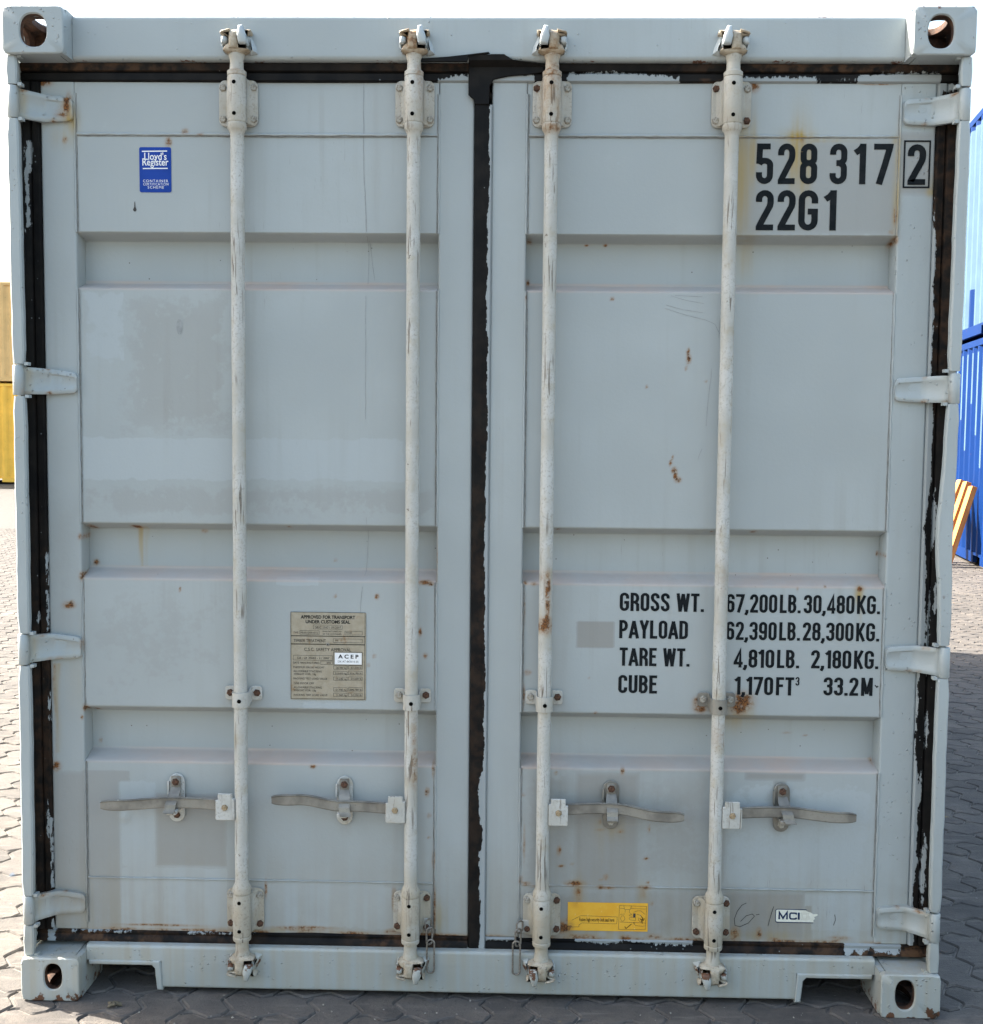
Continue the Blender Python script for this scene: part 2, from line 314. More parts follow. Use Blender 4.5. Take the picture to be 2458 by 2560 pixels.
def fields(x, z):
    """per-vertex wear and painted lower shade from position in metres -> dict of arrays"""
    X = x*1000; Z = z*1000
    f = {k: np.zeros(len(x), np.float32) for k in ('rust', 'tone', 'stain')}
    for s in STAINS:
        k = s[0]
        if k in 'ry':
            _, cx, cz, rx, rz, a = s
            g = a*np.exp(-(((X-cx)/rx)**2+((Z-cz)/rz)**2)*.5)
            key = 'rust' if k == 'r' else 'stain'
            f[key] = np.maximum(f[key], g)
        elif k[0] == 'v':
            _, cx, z0, z1, w, a = s
            t = np.clip((z0-Z)/(z0-z1), 0, 1)
            wob = 3*np.sin(Z/37+cx)
            g = a*np.exp(-((X-cx-wob)/(w*(1-.35*t)))**2)*(1-.55*t)*((Z < z0+3) & (Z > z1-4))
            key = 'rust' if k[1] == 'r' else 'stain'
            f[key] = np.maximum(f[key], g)
        else:
            _, x0, z0, x1, z1, a, sf = s
            d = np.minimum(np.minimum(X-x0, x1-X), np.minimum(Z-z0, z1-Z))
            g = np.clip(.5+d/(2*sf), 0, 1)*a
            f['tone'] = np.where(np.abs(g) > np.abs(f['tone']), g, f['tone'])
    # dirt splash and weaker light low down painted in, rust along the door bottom
    low = np.clip((420-Z)/300, 0, 1)
    f['stain'] = np.maximum(f['stain'], .22*low)
    g = .30*np.clip((640-Z)/520, 0, 1)
    for x0, z0, x1, z1, a, sf in ((110, 300, 640, 640, .34, 60), (110, 150, 800, 310, .50, 30), (-1071, 150, -119, 306, .16, 40), (-700, 150, -590, 640, .22, 40), (640, 150, 1070, 300, .16, 30), (-240, 150, -120, 900, .20, 30), (-1161, 1000, -1071, 1330, .22, 50), (1030, 2050, 1067, 2300, .25, 25), (120, 760, 220, 1150, .15, 40)):
        d = np.minimum(np.minimum(X-x0, x1-X), np.minimum(Z-z0, z1-Z)); g = np.maximum(g, a*np.clip(.5+d/(2*sf), 0, 1))
    for bx in (-640, -181, 173, 633):  # darker halos around brackets, straps and handle catches
        g = np.maximum(g, .42*np.exp(-((X-bx)/75)**2-((Z-200)/90)**2)); g = np.maximum(g, .30*np.exp(-((X-bx)/62)**2-((Z-2372)/75)**2))
        g = np.maximum(g, .32*np.exp(-((X-bx)/60)**2-((Z-800)/40)**2))
    for hx in (-819, -363, 354, 809): g = np.maximum(g, .40*np.exp(-((X-hx)/30)**2-((Z-500)/75)**2))
    f['grime_shade'] = (g*(Z > 140)).astype(np.float32)
    f['rust'] = np.maximum(f['rust'], (.55+.35*np.sin(X/71)*np.sin(X/29+1))*np.exp(-((Z-159)/9)**2)*(Z < 175)*(np.abs(X) < 1090)*(Z > 140))
    return f

def gear_rust(x, z):
    X = x*1000; Z = z*1000; r = np.zeros(len(x), np.float32)
    for cx, cz, rx, rz, a in GEAR_RUST:
        r = np.maximum(r, a*np.exp(-(((X-cx)/rx)**2+((Z-cz)/rz)**2)*.7))
    return r

# ------------------------------------------------------------------ mesh helpers
def link(o, parent=None):
    COL.objects.link(o)
    if parent is not None: o.parent = parent
    return o
def tag(o, label, cat=None, group=None, kind=None):
    if label: o['label'] = label
    if cat: o['category'] = cat
    if group: o['group'] = group
    if kind: o['kind'] = kind
    return o
def empty(name, loc=(0, 0, 0), rz=0.0):
    o = bpy.data.objects.new(name, None); o.location = loc; o.rotation_euler = (0, 0, rz); o.empty_display_size = .2
    return link(o)

class MB:
    def __init__(s): s.v = []; s.f = []; s.mi = []
    def add(s, vs, fs, mi=0):
        b = len(s.v); s.v += [tuple(p) for p in vs]; s.f += [tuple(i+b for i in f) for f in fs]; s.mi += [mi]*len(fs); return s
    def box(s, x0, x1, y0, y1, z0, z1, mi=0):
        return s.add([(x0, y0, z0), (x1, y0, z0), (x1, y1, z0), (x0, y1, z0), (x0, y0, z1), (x1, y0, z1), (x1, y1, z1), (x0, y1, z1)],
                     [(0, 3, 2, 1), (4, 5, 6, 7), (0, 1, 5, 4), (1, 2, 6, 5), (2, 3, 7, 6), (3, 0, 4, 7)], mi)
    def bevel_prism(s, pts, y0, y1, bev=.001, mi=0, axis='y'):
        """outline in xz (counter-clockwise or not), extruded y0 (front) to y1, front edge chamfered"""
        n = len(pts)
        ar = sum(pts[i][0]*pts[(i+1) % n][1]-pts[(i+1) % n][0]*pts[i][1] for i in range(n))
        if ar < 0: pts = pts[::-1]
        ins = inset(pts, bev)
        V = [(p[0], y0, p[1]) for p in ins]+[(p[0], y0+bev, p[1]) for p in pts]+[(p[0], y1, p[1]) for p in pts]
        F = [tuple(range(n))]
        for k in (0, 1):
            for i in range(n):
                j = (i+1) % n
                F.append((k*n+i, (k+1)*n+i, (k+1)*n+j, k*n+j))
        F.append(tuple(range(3*n-1, 2*n-1, -1)))
        return s.add(V, F, mi)
    def lathe(s, prof, cx, cy, seg=20, mi=0):
        V = []; F = []
        for z, r in prof:
            for k in range(seg):
                a = 2*math.pi*k/seg; V.append((cx+r*math.cos(a), cy+r*math.sin(a), z))
        for i in range(len(prof)-1):
            for k in range(seg):
                l = (k+1) % seg
                q = (i*seg+k, i*seg+l, (i+1)*seg+l, (i+1)*seg+k)
                F.append(q if prof[i+1][0] >= prof[i][0] else q[::-1])
        F.append(tuple(range(seg-1, -1, -1))); F.append(tuple((len(prof)-1)*seg+k for k in range(seg)))
        return s.add(V, F, mi)
    def tube(s, path, r, seg=8, closed=False, mi=0):
        P = [Vector(p) for p in path]; n = len(P); V = []; F = []
        rr = r if isinstance(r, (list, tuple)) else [r]*n
        for i, p in enumerate(P):
            a = P[i-1] if (i > 0 or closed) else p; b = P[(i+1) % n] if (i < n-1 or closed) else p
            t = (b-a).normalized(); up = Vector((0, 1, 0)) if abs(t.y) < .9 else Vector((1, 0, 0))
            u = t.cross(up).normalized(); w = t.cross(u)
            for k in range(seg):
                c = 2*math.pi*k/seg; V.append(p+(u*math.cos(c)+w*math.sin(c))*rr[i])
        for i in range(n if closed else n-1):
            j = (i+1) % n
            for k in range(seg):
                l = (k+1) % seg; F.append((i*seg+k, i*seg+l, j*seg+l, j*seg+k))
        if not closed: F += [tuple(range(seg-1, -1, -1)), tuple((n-1)*seg+k for k in range(seg))]
        return s.add(V, F, mi)
    def build(s, name, mats, parent=None, smooth=35, wear=None):
        me = bpy.data.meshes.new(name); me.from_pydata(s.v, [], s.f)
        if not isinstance(mats, (list, tuple)): mats = [mats]
        for m in mats: me.materials.append(M[m])
        if len(mats) > 1: me.polygons.foreach_set('material_index', s.mi)
        finish(me, smooth, wear)
        return link(bpy.data.objects.new(name, me), parent)

def set_attr(me, nm, arr):
    a = me.attributes.new(nm, 'FLOAT', 'POINT'); a.data.foreach_set('value', np.ascontiguousarray(arr, np.float32))
def finish(me, smooth=35, wear=None):
    if smooth:
        me.polygons.foreach_set('use_smooth', [True]*len(me.polygons))
        me.set_sharp_from_angle(angle=R(smooth))
    if wear:
        co = np.empty(len(me.vertices)*3, np.float32); me.vertices.foreach_get('co', co); co = co.reshape(-1, 3)
        for k, v in wear(co[:, 0], co[:, 1], co[:, 2]).items(): set_attr(me, k, v)
    me.update()
def wear_paint(x, y, z): return fields(x, z)
def wear_gear(x, y, z): return {'rust': gear_rust(x, z), 'tan': (np.clip((.36-z)/.06, 0, 1)+np.clip((z-2.26)/.06, 0, .55)+.35*np.exp(-((z-.80)/.03)**2)).astype(np.float32), 'scratch': np.clip((.044-y)/.009, 0, 1)}

def inset(pts, d):
    n = len(pts); out = []
    for i in range(n):
        a, b, c = Vector(pts[i-1]), Vector(pts[i]), Vector(pts[(i+1) % n])
        e1 = (b-a); e2 = (c-b)
        if e1.length < 1e-9 or e2.length < 1e-9: out.append(tuple(b)); continue
        n1 = Vector((-e1.y, e1.x)).normalized(); n2 = Vector((-e2.y, e2.x)).normalized()
        m = n1+n2; l = m.length
        if l < .3: out.append(tuple(b)); continue
        m /= l; k = d/max(.45, m.dot(n1)); out.append((b.x+m.x*k, b.y+m.y*k))
    return out
def rrect(x0, x1, z0, z1, r, n=5):
    P = []
    for cx, cz, a0 in ((x1-r, z1-r, 0), (x0+r, z1-r, 90), (x0+r, z0+r, 180), (x1-r, z0+r, 270)):
        for k in range(n+1):
            a = R(a0+90*k/n); P.append((cx+r*math.cos(a), cz+r*math.sin(a)))
    return P
def samples(a, b, step, extra=()):
    s = set(np.round(np.linspace(a, b, max(2, int(round(abs(b-a)/step))+1)), 6)); s |= set(np.round([e for e in extra if a <= e <= b], 6))
    return np.array(sorted(s))
def grid_solid(name, xs, zs, Y, yback, mat, parent=None, wear=wear_paint, extra=None, smooth=40):
    """front height field Y[z,x] with skirts back to yback and a back face"""
    nx, nz = len(xs), len(zs)
    XX, ZZ = np.meshgrid(xs, zs)
    front = np.stack([XX, Y, ZZ], -1).reshape(-1, 3)
    per = [(0, i) for i in range(nx)]+[(j, nx-1) for j in range(1, nz)]+[(nz-1, i) for i in range(nx-2, -1, -1)]+[(j, 0) for j in range(nz-2, 0, -1)]
    pi = [j*nx+i for j, i in per]; np_ = len(pi)
    back = front[pi].copy(); back[:, 1] = yback
    V = np.concatenate([front, back])
    idx = np.arange(nx*nz).reshape(nz, nx)
    Q = np.stack([idx[:-1, :-1], idx[:-1, 1:], idx[1:, 1:], idx[1:, :-1]], -1).reshape(-1, 4)
    b0 = nx*nz
    sk_ = np.array([(pi[k], b0+k, b0+(k+1) % np_, pi[(k+1) % np_]) for k in range(np_)])
    F = [tuple(q) for q in np.concatenate([Q, sk_]).tolist()]+[tuple(range(b0+np_-1, b0-1, -1))]
    me = bpy.data.meshes.new(name); me.from_pydata(V.tolist(), [], F); me.materials.append(M[mat])
    finish(me, smooth, wear)
    if extra:
        for k, fn in extra.items():
            arr = fn(V[:, 0], V[:, 1], V[:, 2])
            if k in me.attributes: me.attributes.remove(me.attributes[k])
            set_attr(me, k, arr)
    return link(bpy.data.objects.new(name, me), parent)
def edge_round(xs, zs, r, sides='lrtb'):
    XX, ZZ = np.meshgrid(xs, zs); d = np.full(XX.shape, 1.0)
    def c(dd): return r-np.sqrt(np.maximum(0, r*r-np.clip(r-dd, 0, r)**2))
    y = np.zeros(XX.shape)
    if 'l' in sides: y = np.maximum(y, c(XX-xs[0]))
    if 'r' in sides: y = np.maximum(y, c(xs[-1]-XX))
    if 'b' in sides: y = np.maximum(y, c(ZZ-zs[0]))
    if 't' in sides: y = np.maximum(y, c(zs[-1]-ZZ))
    return y
def rim(a, b, r): return [a+r*k for k in (.08, .25, .5, .75, 1)]+[b-r*k for k in (.08, .25, .5, .75, 1)]
def lumps(xs, zs, amp, seed, lo=2.0, hi=7.0, n=10):
    return lumps_at(*np.meshgrid(xs, zs), amp, seed, lo, hi, n)
def lumps_at(XX, ZZ, amp, seed, lo=2.0, hi=7.0, n=10):
    g = np.random.default_rng(seed); y = np.zeros(np.shape(XX))
    for _ in range(n):
        kx, kz = g.uniform(-hi, hi, 2); y += np.sin(kx*XX+kz*ZZ+g.uniform(0, 6.3))*g.uniform(.3, 1)
    return y*amp/n**.5
# ------------------------------------------------------------------ lettering
def arc(cx, cy, rx, ry, a0, a1, n=10):
    return [(cx+rx*math.cos(R(a0+(a1-a0)*k/n)), cy+ry*math.sin(R(a0+(a1-a0)*k/n))) for k in range(n+1)]
GW = {'1': .25, 'I': .15, '.': .15, ',': .15, 'M': .52, 'W': .60, ' ': .20, '~': .0, 'G': .44, 'F': .36, 'L': .35, 'E': .36, 'T': .40, 'A': .44, 'Y': .42, 'K': .43, '7': .42, '-': .25}
def glyph(c, t):
    w = GW.get(c, .41); l, r, b, T = t/2, w-t/2, t/2, 1-t/2
    cx = w/2; rx = (r-l)/2; ry = rx*1.12
    S = None
    O = [arc(cx, T-ry, rx, ry, 180, 0)+arc(cx, b+ry, rx, ry, 0, -180)+[(l, T-ry)]]
    if c in '0O': S = O
    elif c == '1': S = [[(r, 0), (r, 1)], [(0, .775), (r*.55, .845), (r, .95)]]
    elif c == '2': S = [[(l, T-ry-.07)]+arc(cx, T-ry, rx, ry, 180, 0)+[(r, .68), (r-.015, .60), (l+.06, .20), (l+.01, b+.015), (l+.01, b), (w, b)]]
    elif c == '3':
        q = ry*.95
        S = [[(l, T-q-.06)]+arc(cx, T-q, rx, q, 180, 0)+[(r, .635)]+arc(cx, .635, rx, .635-.52, 0, -90, 6)+[(cx-.05, .52)],
             [(cx-.05, .521)]+arc(cx, .385, rx, .521-.385, 90, 0, 6)+arc(cx, b+q, rx, q, 0, -180)+[(l, b+q+.06)]]
    elif c == '4': S = [[(r-.04, 0), (r-.04, T), (l-.01, .27), (l-.01, .235), (w+.01, .235)]]
    elif c == '5': S = [[(r, T), (l+.01, T), (l, .50)], [(l, .49), (l+.03, .545), (cx-.03, .575)]+arc(cx, .575-ry*.7, rx, ry*.7, 90, 0, 6)+arc(cx, b+ry, rx, ry, 0, -180)+[(l, b+ry+.07)]]
    elif c == '6': S = [[(r, T-ry-.06)]+arc(cx, T-ry, rx, ry, 0, 180)+[(l, b+ry)]+arc(cx, b+ry, rx, ry, 180, 360)+[(r, .44)]+arc(cx, .44, rx, .13, 0, 180, 8)]
    elif c == '9': S = [[(l, b+ry+.06)]+arc(cx, b+ry, rx, ry, 180, 360)+[(r, T-ry)]+arc(cx, T-ry, rx, ry, 0, 180)+[(l, .56)]+arc(cx, .56, rx, .13, 180, 360, 8)]
    elif c == '7': S = [[(0, T), (r+.01, T), (r, T-.06), (r*.72, .46), (.13, 0)]]
    elif c == '8':
        q = ry*.9
        S = [arc(cx, T-q, rx*.95, q, 180, 0)+arc(cx, .625, rx*.95, .105, 0, -180, 8)+[(l+.005, T-q)], arc(cx, .40, rx, .12, 180, 0, 8)+arc(cx, b+q, rx, q, 0, -180)+[(l, .40)]]
    elif c == '.': S = [[(w/2, 0), (w/2, t)]]
    elif c == ',': S = [[(w/2, t), (w/2, .02), (w/2-.07, -.13)]]
    elif c == '-': S = [[(0, .45), (w, .45)]]
    elif c == 'A': S = [[(.04, 0), (cx, .96)], [(w-.04, 0), (cx, .96)], [(.10, .27), (w-.10, .27)]]
    elif c == 'B': S = [[(l, b), (l, T), (cx-.02, T)]+arc(cx-.02, T-.2, r-cx+.01, .2, 90, -90, 8)+[(l, T-.4)], [(cx-.02, T-.4)]+arc(cx, b+.232, r-cx, .232, 90, -90, 8)+[(l, b)]]
    elif c == 'C': S = [[(r, T-ry-.10)]+arc(cx, T-ry, rx, ry, 0, 180)+arc(cx, b+ry, rx, ry, 180, 360)+[(r, b+ry+.10)]]
    elif c == 'D': S = [[(l, b), (l, T), (cx-.02, T)]+arc(cx-.02, T-ry, r-cx+.02, ry, 90, 0, 6)+arc(cx-.02, b+ry, r-cx+.02, ry, 0, -90, 6)+[(l, b)]]
    elif c == 'E': S = [[(w, b), (l, b), (l, T), (w, T)], [(l, .53), (w-.04, .53)]]
    elif c == 'F': S = [[(l, 0), (l, T), (w, T)], [(l, .53), (w-.04, .53)]]
    elif c == 'G': S = [[(r, T-ry-.09)]+arc(cx, T-ry, rx, ry, 0, 180)+arc(cx, b+ry, rx, ry, 180, 360)+[(r, .47), (cx-.01, .47)]]
    elif c == 'H': S = [[(l, 0), (l, 1)], [(r, 0), (r, 1)], [(l, .53), (r, .53)]]
    elif c == 'I': S = [[(w/2, 0), (w/2, 1)]]
    elif c == 'K': S = [[(l, 0), (l, 1)], [(w-.05, 1), (l+.05, .40)], [(cx-.05, .55), (w-.05, 0)]]
    elif c == 'L': S = [[(l, 1), (l, b), (w, b)]]
    elif c == 'M': S = [[(l, 0), (l, 1)], [(r, 0), (r, 1)], [(l+.01, .97), (cx, .10)], [(r-.01, .97), (cx, .10)]]
    elif c == 'N': S = [[(l, 0), (l, 1)], [(r, 0), (r, 1)], [(l, .95), (r, .05)]]
    elif c == 'P': S = [[(l, 0), (l, T), (cx-.02, T)]+arc(cx-.02, T-.235, r-cx+.02, .235, 90, -90, 8)+[(l, T-.47)]]
    elif c == 'R': S = [[(l, 0), (l, T), (cx-.02, T)]+arc(cx-.02, T-.22, r-cx+.02, .22, 90, -90, 8)+[(l, T-.44)], [(cx+.03, T-.44), (r, .36), (r+.01, 0)]]
    elif c == 'S': S = [[(r, T-ry-.07)]+arc(cx, T-ry, rx, ry, 0, 180)+[(l, T-ry-.06), (l+.04, .60), (cx, .52), (r-.04, .42), (r, b+ry+.06)]+arc(cx, b+ry, rx, ry, 0, -180)+[(l, b+ry+.07)]]
    elif c == 'T': S = [[(w/2, 0), (w/2, T)], [(0, T), (w, T)]]
    elif c == 'U': S = [[(l, 1), (l, b+ry)]+arc(cx, b+ry, rx, ry, 180, 360)+[(r, 1)]]
    elif c == 'V': S = [[(.05, 1), (cx, .04)], [(w-.05, 1), (cx, .04)]]
    elif c == 'W': S = [[(.06, 1), (w*.28, .0)], [(w*.28, .0), (cx, .97)], [(cx, .97), (w*.72, .0)], [(w*.72, .0), (w-.06, 1)]]
    elif c == 'Y': S = [[(.05, 1), (cx, .45), (cx, 0)], [(w-.05, 1), (cx, .45)]]
    else: S = []
    return S, w
def ribbon(pts, t):
    """polyline -> quads with mitred joins (2-d)"""
    P = [Vector(p) for p in pts]
    Q = [P[0]]
    for p in P[1:]:
        if (p-Q[-1]).length > 1e-5: Q.append(p)
    P = Q; n = len(P); closed = (P[0]-P[-1]).length < 1e-4 and n > 3
    if closed: P = P[:-1]; n -= 1
    A = []
    for i in range(n):
        d1 = (P[i]-P[i-1]).normalized() if (i > 0 or closed) else None
        d2 = (P[(i+1) % n]-P[i]).normalized() if (i < n-1 or closed) else None
        if d1 is None: d1 = d2
        if d2 is None: d2 = d1
        n1 = Vector((-d1.y, d1.x)); n2 = Vector((-d2.y, d2.x)); m = n1+n2
        m = m.normalized() if m.length > .2 else n1
        k = t/2/max(.38, m.dot(n1))
        A.append((P[i]+m*k, P[i]-m*k))
    V = [tuple(q) for a in A for q in a]
    F = [(2*i, 2*i+1, 2*((i+1) % n)+1, 2*((i+1) % n)) for i in range(n if closed else n-1)]
    return V, F
def letters(mb, text, x0, x1, z0, z1, y, t=.135, gap=.075, mi=0, adv=None):
    """stroke lettering fitted into the box x0..x1, z0..z1 (metres) on plane y"""
    W = 0; items = []
    for i, c in enumerate(text):
        S, w = glyph(c, t); items.append((S, W, w)); W += w+gap
    W -= gap; sx = (x1-x0)/W; sz = z1-z0; k = 0
    for S, ox, w in items:
        for st in S:
            V, F = ribbon(st, t)
            mb.add([(x0+(ox+vx)*sx, y-k*2e-5, z0+vz*sz) for vx, vz in V], F, mi); k = (k+1) % 7
def glyph_box(mb, c, x0, x1, z0, z1, y, t=.145, mi=0):
    letters(mb, c, x0, x1, z0, z1, y, t, 0, mi)
def font_text(mb, text, x0, z0, y, h, width=None, mi=0, bold=0.0, space=1.0, rot=0.0):
    cu = bpy.data.curves.new('txt', 'FONT'); cu.body = text; cu.size = 1; cu.offset = bold; cu.space_character = space; cu.resolution_u = 3
    ob = bpy.data.objects.new('txt', cu); COL.objects.link(ob)
    dg = bpy.context.evaluated_depsgraph_get(); me = bpy.data.meshes.new_from_object(ob.evaluated_get(dg))
    co = [v.co.copy() for v in me.vertices]; fs = [tuple(p.vertices) for p in me.polygons]
    bpy.data.objects.remove(ob); bpy.data.curves.remove(cu); bpy.data.meshes.remove(me)
    if not co: return
    xa, xb = min(c.x for c in co), max(c.x for c in co)
    s = h/.70; sx = width/(xb-xa) if width else s
    mb.add([(x0+(c.x-xa)*sx, y, z0+c.y*s+(c.x-xa)*sx*rot) for c in co], fs, mi)

# ------------------------------------------------------------------ the grey container
D = .09                                                           # depth of the door faces behind the casting fronts
box = empty('shipping_container')
tag(box, 'weathered grey-blue steel shipping container seen square on its closed double doors', 'container')

# corner castings: hollow boxes with oval openings
def plate_with_hole(mb, O, U, Vv, Nn, w, h, th, hw, hh, hx, hy, rc=.012, mi=0, mi_in=1):
    """plate in the plane O + u*U + v*Vv, thickness along -Nn, oval opening"""
    n = 48; O, U, Vv, Nn = (Vector(q) for q in (O, U, Vv, Nn))
    def outer(k):
        # walk a rounded rectangle by angle
        a = 2*math.pi*k/n; c, s_ = math.cos(a), math.sin(a)
        px, py = w/2-hx, h/2-hy
        cx, cy = hx, hy
        best = 1e9
        if c > 1e-9: best = min(best, (w-cx)/c)
        if c < -1e-9: best = min(best, -cx/c)
        if s_ > 1e-9: best = min(best, (h-cy)/s_)
        if s_ < -1e-9: best = min(best, -cy/s_)
        x, y = cx+c*best, cy+s_*best
        for qx, qy, sx, sy in ((rc, rc, -1, -1), (w-rc, rc, 1, -1), (w-rc, h-rc, 1, 1), (rc, h-rc, -1, 1)):
            if (x-qx)*sx > 0 and (y-qy)*sy > 0:
                d = Vector((x-qx, y-qy)); m = max(abs(d.x), abs(d.y))
                d = d.normalized()*min(d.length, rc) if d.length else d
                x, y = qx+d.x, qy+d.y
        return x, y
    def hole(k, e=0.0):
        a = 2*math.pi*k/n; c, s_ = math.cos(a), math.sin(a)
        p = 2.45; r = (abs(c/(hw/2+e))**p+abs(s_/(hh/2+e))**p)**(-1/p)
        return hx+c*r, hy+s_*r
    ring = []
    for k in range(n): ring.append((outer(k), -.004))
    oi = [tuple(q[0]) for q in ring]
    ins = []
    for (x, y) in oi: ins.append((w/2+(x-w/2)*(1-.003/w*2), h/2+(y-h/2)*(1-.003/h*2)))
    P = lambda xy, d: O+U*xy[0]+Vv*xy[1]+Nn*d
    V = [P(q, -th) for q in oi]+[P(q, -.003) for q in oi]+[P(q, 0) for q in ins]
    V += [P(hole(k, .003), 0) for k in range(n)]+[P(hole(k), -.004) for k in range(n)]+[P(hole(k), -th) for k in range(n)]
    F = []
    for k in range(n):
        l = (k+1) % n
        for r_ in range(3): F.append((r_*n+k, r_*n+l, (r_+1)*n+l, (r_+1)*n+k))
    mb.add(V, F, mi)
    b = len(mb.v)-6*n
    F2 = [(b+3*n+k, b+3*n+(k+1) % n, b+4*n+(k+1) % n, b+4*n+k) for k in range(n)]
    F3 = [(b+4*n+k, b+4*n+(k+1) % n, b+5*n+(k+1) % n, b+5*n+k) for k in range(n)]
    F4 = [(b+5*n+k, b+5*n+(k+1) % n, b+(k+1) % n, b+k) for k in range(n)]
    mb.f += F2+F3+F4; mb.mi += [mi]*n+[mi_in]*2*n
def casting(sx, top, front, hole):
    mb = MB(); W_, H_, L_ = .156, .118, .178
    x0 = 1.219-W_ if sx > 0 else -1.219; z0 = 2.591-H_ if top else 0.0
    y0 = 0.0 if front else 6.058
    d = 1 if front else -1
    hx0, hx1, hz0, hz1 = hole
    plate_with_hole(mb, (x0, y0, z0), (1, 0, 0), (0, 0, 1), (0, -d, 0), W_, H_, .022, hx1-hx0, hz1-hz0, (hx0+hx1)/2-x0, (hz0+hz1)/2-z0)
    # outer side with its own opening, cap with the twist-lock opening, plain inner side, blind face and back
    ya, yb = .0225, L_
    O = (1.2185, ya*d+y0, z0+.003) if sx > 0 else (-1.2185, ya*d+y0, z0+.003)
    plate_with_hole(mb, O, (0, d, 0), (0, 0, 1), (sx, 0, 0), yb-ya, H_-.006, .016, .076, .064, (yb-ya)/2-.008, (H_-.006)/2, .004)
    zc = z0+H_ if top else z0
    plate_with_hole(mb, (x0+.018, y0+ya*d, zc-.0005 if top else zc+.0005), (1, 0, 0), (0, d, 0), (0, 0, 1 if top else -1), W_-.036, yb-ya-.002, .020, .062, .116, W_/2-.018, (yb-ya)/2, .004)
    xi = x0 if sx > 0 else x0+W_
    a, b = sorted((xi+sx*.0005, xi+sx*.016)); c, e = sorted((y0+ya*d, y0+yb*d))
    mb.box(a, b, c, e, z0+.002, z0+H_-.002)
    zb = z0 if top else z0+H_
    a2, b2 = sorted((zb+(.0005 if top else -.0005), zb+(.014 if top else -.014)))
    mb.box(x0+.018, x0+W_-.018, c, e, a2, b2)
    c2, e2 = sorted((y0+(yb-.012)*d, y0+yb*d))
    mb.box(x0+.018, x0+W_-.018, c2, e2, z0+.016, z0+H_-.022, 1)
    def wr(x, y, z):
        f = fields(x, z); X, Z = x*1000, z*1000
        if not top and front:
            g = np.exp(-(Z/11)**2)*(.55+.35*np.sin(X/9))
            side = (y > .004)*(np.abs(X) < 1090)
            f['chip'] = np.where(side, .45*np.exp(-(Z/30)**2), np.maximum(g*.9, .85*np.exp(-((X-1216)/16)**2-((Z-8)/18)**2)) if sx > 0 else np.maximum(g, .85*np.exp(-((X+1078)/18)**2-((Z-12)/16)**2))).astype(np.float32)
        else:
            f['chip'] = .5*np.exp(-((Z-2591)/5)**2)*np.sin(X/13)**2 if top else np.zeros(len(x), np.float32)
        return f
    return mb.build('corner_casting', ['paint_lumpy', 'rust_in'], box, 40, wr)
casting(-1, True, True, (-1.173, -1.106, 2.490, 2.571)); casting(1, True, True, (1.100, 1.163, 2.489, 2.570))
casting(-1, False, True, (-1.156, -1.109, .032, .102)); casting(1, False, True, (1.101, 1.151, .023, .103))
for s in (-1, 1):
    for t in (True, False):
        c = s*1.136; casting(s, t, False, (c-.032, c+.032, 2.490 if t else .022, 2.570 if t else .102))

# header over the doors
xs = samples(-1.0625, 1.0625, .010); zs = samples(2.476, 2.588, .010, rim(2.476, 2.588, .012))
Y = .06+edge_round(xs, zs, .012, 'tb')+lumps(xs, zs, .0012, 3)
grid_solid('door_header', xs, zs, Y, .17, 'paint_lumpy', box,
           extra={'chip': lambda x, y, z: (.5*np.exp(-((z-2.588)/.005)**2)*(np.sin(x*9.1)*np.sin(x*23.0+1) > .45)+.40*np.exp(-((z-2.476)/.004)**2)*(np.sin(x*31)*np.sin(x*7) > .3)).astype(np.float32)})
# sill with the two fork pockets
xs = samples(-1.0625, 1.0625, .010); zs = samples(.090, .131, .008, rim(.090, .131, .008))
grid_solid('door_sill', xs, zs, .058+edge_round(xs, zs, .008, 't'), .165, 'paint_lumpy', box)
sill = bpy.data.objects['door_sill']
xs = samples(-.858, .855, .010); zs = samples(.015, .0899, .008, rim(.015, .0899, .008))
grid_solid('sill_plate', xs, zs, .058+edge_round(xs, zs, .007, 'b')+lumps(xs, zs, .0009, 9), .15, 'paint_lumpy', sill,
           extra={'chip': lambda x, y, z: (.6*np.exp(-((z-.015)/.004)**2)*(np.sin(x*17)*np.sin(x*5.3) > .45)).astype(np.float32)})
for s, xa, xb in ((-1, -1.056, -.858), (1, .855, 1.056)):
    mb = MB(); th = .014
    inner = (xb-th) if s < 0 else (xa+th)
    # folded steel lip round the pocket: top strip and one upright leaning slightly outwards
    V = []; F = []
    yy0, yy1 = .0535, .17
    if s < 0: top_ = [(xa, .090), (xa, .078), (xb-.026, .078), (xb-.018, .070), (xb-.012, .010), (xb+.004, .010), (xb-.002, .090)]
    else: top_ = [(xb, .090), (xb, .078), (xa+.026, .078), (xa+.018, .070), (xa+.012, .010), (xa-.004, .010), (xa+.002, .090)]
    mb.bevel_prism(top_, yy0, yy1, .003)
    mb.build('fork_pocket', 'paint_lumpy', sill, 30, wear_paint)

